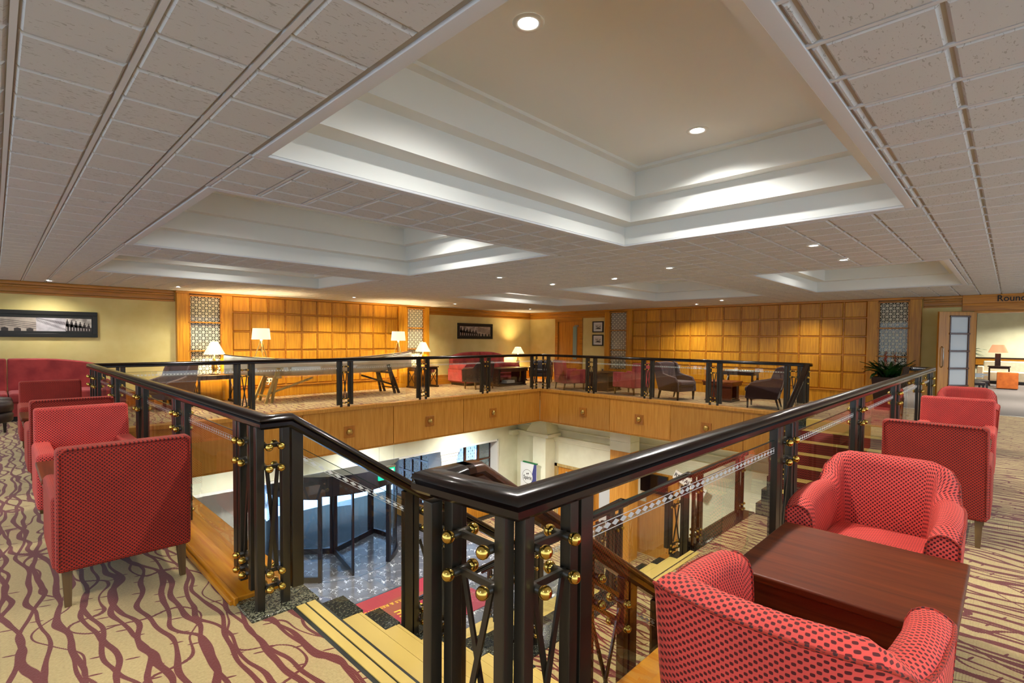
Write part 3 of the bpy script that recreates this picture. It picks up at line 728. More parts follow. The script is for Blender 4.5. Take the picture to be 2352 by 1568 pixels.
def mk_rod(w_, mat):
    b = MB(); b.box(-w_/2, w_/2, -.006, .006, -.010, .010); return b.build('cross_rod', mat)
def mk_brace(w_, h_, mat):
    b = MB(); b.bar((-w_/2, -.008, 0), (w_/2, -.008, h_), .018, .008, (0, 1, 0)); b.bar((w_/2, .006, 0), (-w_/2, .006, h_), .018, .008, (0, 1, 0)); return b.build('cross_brace', mat)
def frame(r, c, ang, w_=.34, z0=0., top=RB, mat='post_metal', clamps=(1, 1), slope=0., low=.06, balls=True):
    """baluster frame centred at c, running along direction ang; slope = rise per metre along it"""
    ca, sa = math.cos(ang), math.sin(ang); P = lambda u, v, z: (c[0]+ca*u-sa*v, c[1]+sa*u+ca*v, z)
    iw = w_/2-.045
    for s_ in (-1, 1):
        u = s_*iw; dz = slope*u; zz = z0-low*0+min(0, 0)
        h = round(top-z0+dz, 3)
        obj_from(('up', h, mat), 'post', lambda: mk_upright(h, mat), r, P(u, 0, z0), ang)
        if clamps[0 if s_ < 0 else 1]:
            h2 = round(top-z0+slope*s_*(iw+.048), 3)
            obj_from(('cl', h2, mat), 'clamp_plate', lambda: mk_clamp(.075, h2, mat), r, P(s_*(iw+.06), 0, z0), ang)
        for z in (.835, .725, .195, .115):
            if not balls: break
            zb = z0+z*(top-z0)/RB+dz
            obj_from(('stub', mat), 'ball_stem', lambda: mk_stub(mat), r, P(s_*(iw-.034), 0, zb), ang)
            for q in (-1, 1):
                obj_from('ball', 'brass_ball', mk_ball, r, P(s_*(iw-.034), q*.046, zb), 0)
    for z in (.835, .725, .195, .115):
        zb = z0+z*(top-z0)/RB
        o_ = obj_from(('rod', round(2*iw, 3), mat), 'cross_rod', lambda: mk_rod(2*iw, mat), r, P(0, 0, zb), ang)
        if slope: o_.rotation_euler = Matrix.Rotation(ang, 3, 'Z').to_euler(); o_.rotation_euler.rotate_axis('Y', -math.atan(slope))
    o_ = obj_from(('brace', round(2*iw, 3), mat), 'cross_brace', lambda: mk_brace(2*iw-.08, .53, mat), r, P(0, 0, z0+.195), ang)
def pane(r, a, b_, z0a, z0b, hh=(.085, .858), th=.010):
    """glass sheet between a and b (xy), floor heights z0a, z0b"""
    A = Vector((a[0], a[1], 0)); B = Vector((b_[0], b_[1], 0)); d = (B-A); Ln = d.length; d.normalize(); n_ = Vector((-d.y, d.x, 0))*th/2
    za = Vector((0, 0, z0a)); zb = Vector((0, 0, z0b)); h0 = Vector((0, 0, hh[0])); h1 = Vector((0, 0, hh[1]))
    b = MB(); b.hexa([A-n_+za+h0, B-n_+zb+h0, B+n_+zb+h0, A+n_+za+h0], [A-n_+za+h1, B-n_+zb+h1, B+n_+zb+h1, A+n_+za+h1])
    b.cur = 1; e1 = Vector((0, 0, .0035)); b.hexa([A-n_*.9+za+h1, B-n_*.9+zb+h1, B+n_*.9+zb+h1, A+n_*.9+za+h1], [A-n_*.9+za+h1+e1, B-n_*.9+zb+h1+e1, B+n_*.9+zb+h1+e1, A+n_*.9+za+h1+e1])
    g_ = b.build('glass_panel', ['clear_glass', 'glass_edge'], r)
    b = MB(); N = max(1, int(Ln/.046)); off = n_*1.12
    zc = (hh[1]-.052)
    def pt(t_, z): return A.lerp(B, t_)+za.lerp(zb, t_)+Vector((0, 0, z))-off
    for k_ in range(N):
        t0, t1, t2 = (k_+.03)/N, (k_+.5)/N, (k_+.97)/N
        b.add([pt(t0, zc), pt(t1, zc-.0105), pt(t2, zc), pt(t1, zc+.0105)], [(0, 1, 2, 3)])
    for z in (zc-.0165, zc+.0135): b.add([pt(0, z), pt(1, z), pt(1, z+.003), pt(0, z+.003)], [(0, 1, 2, 3)])
    o_ = b.build('etched_band', 'etched', r); o_.parent = g_
def balustrade(label, path, frames, panes, mat='rail_wood', fm='post_metal', grp=None):
    r = thing('balustrade', label, 'railing', (0, 0, 0), 0, grp)
    if path:
        b = MB(); sweep(b, path, RAILP); hr = b.build('handrail', mat, r); hr.modifiers.new('edge', 'EDGE_SPLIT').split_angle = .75
    for f_ in frames: frame(r, *f_[:2], mat=fm, **(f_[2] if len(f_) > 2 else {}))
    for p_ in panes: pane(r, *p_)
    return r
NLX, NNY, NFY, NRX = .965, .915, 9.44, 10.74     # rail centre lines
SL = -.17/.25
fl_ = [3.0, 4.38, 5.80, 7.28, 8.70]
P2 = PI/2
balustrade('long glass balustrade on the near left gallery, from stair head to far left corner',
    [(1.02, 2.70, RB), (NLX, 2.70, RB), (NLX, NFY, RB)], [((NLX, 2.98), P2, dict(w_=.25, clamps=(0, 1)))]+[((NLX, y), P2, dict(w_=.284)) for y in fl_[1:]]+[((NLX, 9.20), P2, dict(w_=.284, clamps=(1, 0)))],
    [((NLX, a+.16), (NLX, b-.16), 0, 0) for a, b in zip(fl_, fl_[1:]+[9.22])])
ff = [3.02, 4.88, 6.76, 8.66]
balustrade('glass balustrade along the far left gallery in front of the boat',
    [(NLX, NFY, RB), (NRX, NFY, RB)], [((1.2, NFY), 0, dict(w_=.25, clamps=(0, 1)))]+[((x, NFY), 0, dict(w_=.25)) for x in ff]+[((10.52, NFY), 0, dict(w_=.25, clamps=(1, 0)))],
    [((a+.16, NFY), (b-.16, NFY), 0, 0) for a, b in zip([1.2]+ff, ff+[10.5])])
fr_ = [2.96, 4.50, 6.07, 7.68]
balustrade('glass balustrade along the far right gallery in front of the wing chairs',
    [(NRX, NFY, RB), (NRX, 2.70, RB), (10.62, 2.70, RB)], [((NRX, 9.24), P2, dict(w_=.25, clamps=(1, 0)))]+[((NRX, y), P2, dict(w_=.25)) for y in fr_],
    [((NRX, a+.16), (NRX, b-.16), 0, 0) for a, b in zip(fr_, fr_[1:]+[9.2])])
fn = [1.083, 3.17, 5.12, 7.09, 9.06, 10.5]
NR = balustrade('nearest black handrail and glass balustrade beside the red tub chairs',
    [(1.06, 1.235, RB), (.925, 1.235, RB), (NLX-.01, NNY, RB), (NRX, NNY, RB), (NRX, 1.235, RB), (10.62, 1.235, RB)],
    [((fn[0], NNY), 0, dict(w_=.284, clamps=(0, 1)))]+[((x, NNY), 0, dict(w_=.284)) for x in fn[1:-1]]+[((10.5, NNY), 0, dict(w_=.27))],
    [((a+.17, NNY), (b-.17, NNY), 0, 0) for a, b in zip(fn, fn[1:])])
frame(NR, (.945, 1.058), P2, w_=.305, clamps=(0, 0))
for x, y, s_ in ((.90, 1.205, .925), (1.02, 1.235, .93)):
    b = MB(); b.box(x-.021, x+.021, y-.021, y+.021, 0, s_); b.build('corner_post', 'post_metal', NR, bevel=.003, seg=1)
def zst(x): return min(0, max(ZM, SL*(x-1.08)))
# stair rails, near flight
def stair_rail(label, y, x0, x1, sgn, mat, fm, frs, z_of):
    path = [(x0, y, RB), (x0+sgn*.05, y, RB)]
    xe = x1; path.append((xe, y, z_of(xe)+RB)); path.append((xe+sgn*.15, y, ZM+RB))
    r = balustrade(label, path, [], [], mat, fm)
    for x, w_ in frs: frame(r, (x, y), 0, w_=w_, z0=z_of(x)-.0, top=z_of(x)+RB+.012, mat=fm, slope=SL*sgn if z_of(x) > ZM+.01 and z_of(x) < -.01 else 0, clamps=(0, 1) if x in (.993, 10.52) else (1, 1))
    for (xa, wa), (xb, wb) in zip(frs, frs[1:]): pane(r, (xa+sgn*(wa/2-.01), y), (xb-sgn*(wb/2-.01), y), z_of(xa+sgn*wa/2), z_of(xb-sgn*wb/2))
    return r
stair_rail('black handrail descending from the left stair head above the revolving door', 2.70, 1.02, 2.62, 1, 'rail_wood', 'post_metal', [(.993, .217), (2.0, .34)], zst)
stair_rail('handrail coloured brown as if warmly lit, descending behind the nearest balustrade', 1.235, 1.03, 2.62, 1, 'brown_frame_warm_lit_rail', 'brown_frame_warm_lit_rail', [(1.86, .36), (2.5, .34)], zst)
zs2 = lambda x: min(0, max(ZM, -SL*(x-10.59)))
stair_rail('black handrail descending the far stair on its left side', 2.70, 10.64, 8.98, -1, 'rail_wood', 'post_metal', [(10.52, .24), (9.1, .34)], zs2)
stair_rail('black handrail descending the far stair on its right side', 1.235, 10.64, 8.98, -1, 'rail_wood', 'post_metal', [(10.52, .24), (9.1, .34)], zs2)
LR = 3.0
ZR = ZM+RB
mz = dict(z0=ZM, top=ZR)
balustrade('balustrade on the edge of the half landing, coloured brown as if warmly lit', [(8.45, LR, ZR), (6.50, LR, ZR)], [((6.66, LR), 0, dict(w_=.25, clamps=(0, 1), **mz)), ((8.25, LR), 0, dict(w_=.25, clamps=(1, 0), **mz))],
    [((6.82, LR), (8.07, LR), ZM, ZM)], 'brown_frame_warm_lit_rail', 'brown_frame_warm_lit_rail')
balustrade('balustrade on the half landing left of the middle stair', [(3.15, LR, ZR), (4.86, LR, ZR)], [((3.3, LR), 0, dict(w_=.25, **mz)), ((4.7, LR), 0, dict(w_=.25, clamps=(1, 0), **mz))], [((3.46, LR), (4.52, LR), ZM, ZM)])
zm = lambda y: max(ZL, ZM-.17125/.27*(y-2.9))
for x, lb in ((6.50, 'handrail of the middle stair, right side'), (4.85, 'handrail of the middle stair, left side')):
    r_ = balustrade('black sloping '+lb, [(x, LR, ZR), (x, LR+.04, ZR), (x, 7.1, zm(7.1)+RB)], [], [])
    for y in (3.2, 4.9, 6.8): frame(r_, (x, y), P2, w_=.25, z0=zm(y), top=zm(y)+RB, slope=-.17125/.27)
    for a, b2 in ((3.36, 4.74), (5.06, 6.64)): pane(r_, (x, a), (x, b2), zm(a), zm(b2))

# ---------------------------------------------------------------- lobby
FL = sroot('floor_lobby', 'dark veined marble tiles of the lobby floor', (0, 0, 0)); b = MB(); b.box(1.1, 13, VY0, 16, ZL-.1, ZL-.012); b.build('floor_bed', 'strip_dark', FL)
b = MB(); b.box(-.298, .298, -.298, .298, -.012, 0); tsrc = None
for i in range(12):
    for j in range(9):
        x, y = 2.3+.6*i, 7.6+.6*j
        if x > 9: continue
        if tsrc is None: tsrc = b.build('marble_tile', 'marble', FL, (x, y, ZL))
        else: inst(tsrc, 'marble_tile', FL, (x, y, ZL))
b = MB(); b.box(9.2, 11.8, 1.1, 11.3, ZL-.011, ZL+.004); b.box(5.9, 9.2, 2.86, 6.4, ZL-.011, ZL+.004); struct(b.build('floor', 'carpet_branches'), 'patterned carpet of the lobby under the far gallery')
b = MB(); b.box(1.1, 9.2, 1.1, 7.3, ZL-.011, ZL+.002); struct(b.build('floor', 'marble'), 'plain marble around the middle stair')
wl = wall('wall_lobby_left', 'cream lobby wall with a wide recess for the entrance', [(VX0+.1, 10.9, 11.3, 11.5, -1.72, -.87), (10.9, 11.8, 11.3, 11.6, ZL, -.87), (1.1, 1.3, 11.3, 11.6, ZL, -.87), (10.9, 11.8, 11.6, 12.2, ZL, -.87)], 'lobby_wall')
b = MB(); b.box(VX0+.1, 10.9, 11.27, 11.3, -1.745, -1.69); b.box(10.87, 10.93, 11.27, 11.6, ZL, -1.69); struct(b.build('trim_10', 'white_paint'), 'white edge of the entrance recess')
wall('wall_lobby_right', 'cream lobby wall under the far right gallery', [(11.8, 12.0, 9.74, 11.6, ZL, -.87), (11.8, 12.0, 7.05, 9.74, -2.3, -.87), (11.8, 12.0, 1.0, 7.05, ZL, -.87)], 'lobby_wall')
wall('wall_lobby_near', 'cream lobby walls below the near galleries', [(1.0, 1.1, VY0, 13.6, ZL, -.87), (1.1, 11.8, .96, VY0, ZL, -.87)], 'lobby_wall')
b = MB(); b.box(1.1, 12, 11.5, 13.7, -1.73, -1.6); struct(b.build('ceiling_entrance', 'white_paint'), 'soffit of the entrance recess')
# cornice and pilaster on the right lobby wall
b = MB()
for z0, z1, d in ((-1.02, -.88, .30), (-1.10, -1.02, .22), (-1.30, -1.26, .05), (-1.52, -1.46, .14), (-1.58, -1.52, .10), (-1.64, -1.58, .06)):
    b.box(11.8-d, 11.8, 1.1, 11.3, z0, z1)
b.box(11.4, 11.8, 11.15, 11.3, -1.62, -1.46)
struct(b.build('trim_11', 'lobby_wall', bevel=.008, seg=2), 'moulded cream cornice of the lobby')
pl = tag(MB().prism([(11.35, 9.72), (11.795, 9.72), (11.795, 10.22), (11.35, 10.22)], ZL, -1.4).build('lobby_pilaster', 'lobby_wall'), 'cream pilaster with flared capital in the lobby corner', 'column')
b = MB(); b.hexa([(11.22, 9.55, -1.36), (11.8, 9.55, -1.36), (11.8, 10.4, -1.36), (11.22, 10.4, -1.36)], [(11.42, 9.8, -.88), (11.8, 9.8, -.88), (11.8, 10.14, -.88), (11.42, 10.14, -.88)]); b.box(11.2, 11.8, 9.5, 10.45, -1.46, -1.36); b.build('capital', 'lobby_wall', pl, bevel=.01)
cl = tag(MB().box(10.88, 11.3, 6.60, 7.17, ZL, -1.36).build('lobby_column', 'fascia_wood', bevel=.004, seg=1), 'square lobby column clad in orange wood with cream top', 'column')
b = MB(); b.box(10.875, 11.305, 6.59, 7.18, -1.355, -1.12); b.box(10.875, 11.305, 6.59, 7.18, -1.115, -.87); b.build('capital', 'lobby_wall', cl)
# lobby double door
dd = sroot('door_3', 'pale wood double doors in the lobby', (11.8, 9.74, ZL), -P2)
b = MB(); b.box(0, .12, -.03, .05, 0, 1.8); b.box(2.5, 2.62, -.03, .05, 0, 1.8); b.box(0, 2.62, -.03, .05, 1.72, 1.8); b.build('frame', 'pale_wood', dd)
for q, x in enumerate((.13, 1.32)):
    b = MB(); b.box(x, x+1.17, .02, .06, 0, 1.72); lf = b.build('door_leaf', 'door_wood', dd)
    b = MB(); b.box(x+.3, x+.87, .0, .02, .3, 1.6); b.build('door_glass', 'frosted', dd)
    b = MB(); b.tube([(x+(1.05 if q == 0 else .12), -.03, .7), (x+(1.05 if q == 0 else .12), -.03, 1.3)], .014, 8); b.build('pull_handle', 'steel', dd)
# white boarded wall, tv, sign
b = MB()
for k_ in range(9): b.box(11.74, 11.8, 1.2, 6.55, -1.92+.028*k_*1.0, -1.9+.028*k_*1.0)
b.box(11.76, 11.8, 1.2, 6.55, -1.95, -1.62); struct(b.build('trim_12', 'lobby_wall'), 'finely ribbed cream frieze right of the lobby column')
b = MB(); b.box(11.72, 11.8, 5.75, 6.6, ZL, -1.95); b.box(11.66, 11.72, 5.75, 7.1, ZL, -2.75); struct(b.build('trim_13', 'fascia_wood'), 'wood cladding of the lobby wall')
b = MB(); b.box(11.6, 11.68, 5.98, 6.72, -2.45, -1.98); tv = tag(b.build('wall_screen', 'tv_black', bevel=.006, seg=1), 'black flat screen on the lobby wood wall', 'screen')
b = MB(); M_ = Matrix.Translation((11.5, 5.35, -1.98)) @ Matrix.Rotation(.42, 4, 'X'); b.box(-.02, .02, -.42, .42, -.11, .11, M_)
sg = tag(b.build('hanging_sign', 'paper'), 'white slanted sign board reading RESTAURANT below the gallery', 'sign')
text('lettering', 'RESTAURANT', .13, 'ink', sg, M_ @ basis((-.024, 0, 0), (0, -1, 0), (-1, 0, 0)), .002)
# banner
bn = thing('banner_stand', 'tall white and blue banner by the lobby corner with a round logo', 'banner', (11.2, 10.25, ZL), P2*-1+.0)
b = MB(); b.box(-.32, .32, -.012, .012, .04, 1.8); b.build('banner_panel', 'banner_white', bn)
b = MB(); n_ = 14
prof = [(.10+.22*abs(math.sin((k_/n_-.72)*2.2))*(1 if True else 0), .04+1.76*k_/n_) for k_ in range(n_+1)]
vs = [(min(.31, x), -.0135, z) for x, z in prof]+[(.32, -.0135, z) for x, z in prof]
b.add(vs, [(k_, n_+1+k_, n_+2+k_, k_+1) for k_ in range(n_)]); b.build('blue_panel', 'banner_blue', bn)
b = MB(); b.box(-.22, .34, -.03, .03, 1.8, 1.83); b.build('top_bar', 'green_board', bn)
b = MB(); b.lathe([(.215, 0), (.205, 0)], 32, cap=False); o = b.build('logo_ring', 'ink', bn, (-.03, -.0145, 1.38)); o.rotation_euler = (P2, 0, 0)
b = MB(); b.lathe([(.205, 0), (.001, 0)], 32, cap=False); o = b.build('logo_disc', 'banner_white', bn, (-.03, -.0143, 1.38)); o.rotation_euler = (P2, 0, 0)
for s_ in (-1, 1):
    b = MB(); b.sphere((-.03+s_*.028, -.016, 1.47+s_*.006), .026, 10, 6, (.8, .1, 1)); b.build('logo_mark', 'ink', bn)
text('lettering', 'Spirit', .16, 'ink', bn, basis((-.03, -.017, 1.35), (1, 0, 0), (0, -1, 0)), .001)
text('lettering', 'Reception', .075, 'ink', bn, basis((-.06, -.017, .92), (1, 0, 0), (0, -1, 0)), .001)
b = MB(); b.box(-.3, .3, -.12, .12, 0, .03); b.build('foot', 'steel', bn)
# entrance recess: pillar, lattice screens, windows
b = MB(); b.box(8.75, 9.3, 11.32, 11.95, ZL, -2.05); pr = tag(b.build('entrance_pillar', 'white_paint', bevel=.006, seg=1), 'white square pillar between the entrance windows', 'column')
b = MB(); b.box(8.68, 9.37, 11.28, 12.0, -1.86, -1.74); b.box(8.71, 9.34, 11.3, 11.98, -1.95, -1.86); b.box(8.73, 9.32, 11.31, 11.97, -2.05, -1.95); b.build('capital', 'white_paint', pr, bevel=.012)
def lattice(name, label, org, ang, W, zt, zb, cols, rows):
    r = sroot(name, label, org, ang); b = MB()
    b.box(0, W, -.03, .03, zt-.05, zt); b.box(0, W, -.03, .03, zb, zb+.05)
    for k_ in range(cols+1): x = W*k_/cols; b.box(max(0, x-.03), min(W, x+.03), -.035, .035, zb, zt)
    for k_ in range(1, rows): z = zb+(zt-zb)*k_/rows; b.box(0, W, -.03, .03, z-.025, z+.025)
    b.build('frame', 'brown_frame_warm_lit_rail', r)
    for i in range(cols):
        for j in range(rows):
            x0, x1 = W*i/cols+.03, W*(i+1)/cols-.03; z0, z1 = zb+(zt-zb)*j/rows+.026, zb+(zt-zb)*(j+1)/rows-.026
            b = MB(); b.box(x0, x1, -.004, .004, z0, z1); g_ = b.build('pane', 'frosted_pane', r)
            b = MB(); fretwork(b, x0+.04, x1-.04, z0+.03, z1-.03, .16, .008, .002, y=-.005); o_ = b.build('etched_lattice', 'etched_grey', r); o_.parent = g_
m_ = glass('frosted_pane', (.86, .9, .93, 1), 1.45, .03, .25); plain('etched_grey', srgb(150, 150, 150), .6)
lattice('window_5', 'brown framed window with etched lattice panes right of the white pillar', (9.32, 11.62, 0), 0, 1.58, -1.76, -3.4, 3, 3)
lattice('window_6', 'brown framed lattice screen at right angles beside the revolving door', (8.8, 13.7, 0), -P2, 1.75, -1.76, -3.5, 4, 4)
b = MB(); b.box(9.32, 10.9, 11.58, 11.66, ZL, -3.4); b.box(8.76, 8.84, 11.95, 13.7, ZL, -3.5); struct(b.build('trim_14', 'door_wood'), 'wood dado under the entrance windows')
wall('wall_entrance', 'white wall left of the revolving door', [(1.1, 4.3, 12.2, 12.3, ZL, -1.7), (8.84, 12, 13.6, 13.7, ZL, -1.7)], 'white_paint')
# revolving door
DC = (6.0, 12.2); R_ = 1.56
rd = thing('revolving_door', 'large dark framed revolving glass door in the entrance recess', 'door', (DC[0], DC[1], ZL))
def arc(b, r0, r1, a0, a1, z0, z1, n=24):
    pts = [(r_, a0+(a1-a0)*k_/n) for k_ in range(n+1) for r_ in (r0, r1)]
    vs = [(r_*math.cos(a), r_*math.sin(a), z) for z in (z0, z1) for r_, a in pts]; o = 2*(n+1); fs = []
    for k_ in range(n):
        i = 2*k_; fs += [(i, i+1, i+3, i+2)[::-1], (o+i, o+i+1, o+i+3, o+i+2), (i, i+2, o+i+2, o+i), (i+1, i+3, o+i+3, o+i+1)[::-1]]
    fs += [(0, 1, o+1, o)[::-1], (2*n, 2*n+1, o+2*n+1, o+2*n)]
    b.add(vs, fs)
b = MB(); arc(b, 0, R_+.06, 0, 2*PI, 1.95, 2.4, 48); b.build('canopy_drum', 'door_metal', rd)
b = MB(); arc(b, R_+.02, R_+.045, -2.6, -.5, 0, .004, 40); b.build('floor_ring', 'steel', rd)
AL = [(-2.22, -3.75), (-1.08, .45)]   # curved side walls
for a0, a1 in AL:
    b = MB(); arc(b, R_-.005, R_+.005, a0, a1, .12, 1.95); b.build('curved_glass', 'blue_glass', rd)
    b = MB(); arc(b, R_-.03, R_+.03, a0, a1, 0, .12); arc(b, R_-.03, R_+.03, a0, a1, 1.88, 1.95); b.build('curved_frame', 'door_metal', rd)
    for a in (a0, (a0+a1)/2, a1):
        b = MB(); x, y = R_*math.cos(a), R_*math.sin(a); M_ = Matrix.Translation((x, y, 0)) @ Matrix.Rotation(a, 4, 'Z'); b.box(-.05, .05, -.04, .04, 0, 1.95, M_); b.build('door_post', 'door_metal', rd)
for k_ in range(3):
    a = .35+k_*2*PI/3; M_ = Matrix.Rotation(a, 4, 'Z')
    b = MB(); b.box(.05, 1.48, -.022, .022, .0, .14, M_); b.box(.05, 1.48, -.022, .022, 1.86, 1.94, M_); b.box(1.42, 1.5, -.022, .022, 0, 1.94, M_); b.box(.02, .1, -.022, .022, 0, 1.94, M_); b.build('wing_frame', 'door_metal', rd)
    b = MB(); b.box(.1, 1.42, -.004, .004, .14, 1.86, M_); b.build('wing_glass', 'blue_glass', rd)
b = MB(); b.tube([(0, 0, 0), (0, 0, 1.95)], .04, 12); b.build('centre_shaft', 'door_metal', rd)
# outside
noisy('paving', srgb(215, 220, 228), srgb(180, 188, 198), 8, rough=.9)
noisy('street_stone', srgb(170, 176, 185), srgb(120, 128, 140), 14, (1, 1, 3), rough=.9)
b = MB(); b.box(-4, 26, 13.7, 34, ZL-.2, ZL-.02); b.box(1.1, 12, 12, 16, ZL-.2, ZL-.013); struct(b.build('ground_outside', 'paving'), 'pale street paving outside the entrance')
b = MB(); b.box(-2, 24, 19, 19.4, ZL, 3); tag(b.build('street_building', 'street_stone'), 'pale stone building across the street outside', 'building')
b = MB(); b.box(6.2, 7.0, 17.0, 17.6, ZL, 1.5); tag(b.build('street_pier', 'street_stone'), 'pale square pier outside beyond the revolving door', 'column')
# threshold of drum on lobby side; mat with letters
mt = thing('entrance_mat', 'dark red entrance mat with gold lettering on the lobby floor', 'mat', (5.75, 8.62, ZL))
b = MB(); b.box(-1.55, 1.55, -1.02, .90, 0, .012); b.build('mat_base', 'mat_red', mt)
b = MB(); b.box(-1.58, 1.58, .88, .93, 0, .014); b.build('mat_edge', 'steel', mt)
b = MB(); vs = []; n_ = 20
for k_ in range(n_+1):
    x = -1.2+2.6*k_/n_; y = -.75+.95*math.sin(k_/n_*PI*.9)-.1; vs += [(x, y, .013), (x, y+.55-.25*k_/n_, .013)]
b.add(vs, [(2*k_, 2*k_+2, 2*k_+3, 2*k_+1) for k_ in range(n_)]); b.build('mat_swoosh', 'mat_brown', mt)
def mt_text(s_, x, y, sz, a): text('lettering', s_, sz, 'mat_gold', mt, Matrix.Translation((x, y, .0145)) @ Matrix.Rotation(a, 4, 'Z'), .001)
mt_text('CROWNE PLAZA', -.02, -.05, .36, PI-.06); mt_text('HOTELS & RESORTS', -.1, .38, .13, PI-.06)
# exit sign
ex = thing('exit_sign', 'hanging green emergency exit sign in front of the revolving door', 'sign', (6.54, 10.6, -1.82))
b = MB(); b.box(-.22, .22, -.02, .02, -.15, .12); b.build('sign_body', 'exit_green', ex)
b = MB(); b.box(-.235, .235, -.035, .035, .12, .155); b.build('sign_case', 'steel', ex)
b = MB()
for s_ in (-.2, .2): b.tube([(s_, 0, .155), (s_, 0, .95)], .003, 5)
b.build('hanging_wire', 'steel', ex)
b = MB(); b.box(.10, .18, -.0225, -.0205, -.12, .08)
b.bar((.01, -.0215, .07), (.01, -.0215, -.05), .012, .003, (0, 1, 0)); b.add([(-.025, -.0215, -.05), (.045, -.0215, -.05), (.01, -.0215, -.10)], [(0, 1, 2)])
b.sphere((-.08, -.0215, .06), .02, 8, 6, (1, .1, 1))
for p_, q_ in (((-.085, .04), (-.11, -.03)), ((-.11, -.03), (-.07, -.06)), ((-.07, -.06), (-.08, -.11)), ((-.11, -.03), (-.16, -.08)), ((-.088, .03), (-.05, .0)), ((-.088, .03), (-.13, .02))): b.bar((p_[0], -.0215, p_[1]), (q_[0], -.0215, q_[1]), .016, .003, (0, 1, 0))
b.build('pictogram', 'exit_white', ex)
# small lobby table
lt = thing('side_table', 'small round black-topped table left of the revolving door', 'table', (4.0, 10.75, ZL))
b = MB(); b.lathe([(.26, .52), (.27, .535), (.27, .55), (.26, .56)], 28); b.build('table_top', 'tv_black', lt)
b = MB(); b.lathe([(.22, 0), (.22, .02), (.04, .04), (.025, .1), (.025, .5), (.06, .52)], 20); b.build('pedestal', 'steel', lt)
# lobby lights
for x, y in ((3.2, 10.2), (6.2, 10.3), (9.2, 10.3), (9.8, 8.3), (9.8, 4.9), (3, 8.5)):
    lamp('AREA', (x, y, -.92), 34, (1, .97, .9), .25, spread=2.7)
# ---------------------------------------------------------------- furniture makers (local: faces +y, origin on the floor)
def leg_taper(x, y, h, a=.022, bt=.014, mat='leg_wood', parent=None, splay=0):
    b = MB(); b.hexa([(x-bt, y-bt+splay, 0), (x+bt, y-bt+splay, 0), (x+bt, y+bt+splay, 0), (x-bt, y+bt+splay, 0)], [(x-a, y-a, h), (x+a, y-a, h), (x+a, y+a, h), (x-a, y+a, h)])
    return b.build('leg', mat, parent)
def square_armchair(label, loc, rot, grp=None, mat='dotted_velvet', W=.60, H_=.83, D=.66):
    r = thing('armchair', label, 'armchair', loc, rot, grp); h = W/2
    b = MB(); b.hexa([(-h, -D/2, .18), (h, -D/2, .18), (h, -D/2+.13, .18), (-h, -D/2+.13, .18)], [(-h+.005, -D/2-.05, H_), (h-.005, -D/2-.05, H_), (h-.005, -D/2+.06, H_), (-h+.005, -D/2+.06, H_)]); b.build('backrest', mat, r, bevel=.022, seg=3, uv=True)
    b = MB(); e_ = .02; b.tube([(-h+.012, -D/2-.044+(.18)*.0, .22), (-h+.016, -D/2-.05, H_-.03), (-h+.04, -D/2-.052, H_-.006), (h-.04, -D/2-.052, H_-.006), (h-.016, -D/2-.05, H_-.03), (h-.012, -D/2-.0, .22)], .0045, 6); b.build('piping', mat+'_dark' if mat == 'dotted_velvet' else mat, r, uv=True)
    for s_ in (-1, 1):
        x0, x1 = (s_*h, s_*(h-.10)) if s_ < 0 else (s_*(h-.10), s_*h)
        b = MB(); b.box(x0-.012*(s_ < 0), x1+.012*(s_ > 0), -D/2+.05, D/2, .18, .575); b.build('arm', mat, r, bevel=.03, seg=4, uv=True)
    b = MB(); b.box(-h+.095, h-.095, -D/2+.10, D/2-.012, .2, .36); b.build('seat_base', mat, r, bevel=.01, uv=True)
    b = MB(); b.box(-h+.10, h-.10, -D/2+.11, D/2, .355, .46); b.build('seat_cushion', mat, r, bevel=.035, seg=4, uv=True)
    for s_ in (-1, 1):
        leg_taper(s_*(h-.045), -D/2+.05, .2, parent=r, splay=-.03); leg_taper(s_*(h-.045), D/2-.05, .2, parent=r)
    return r
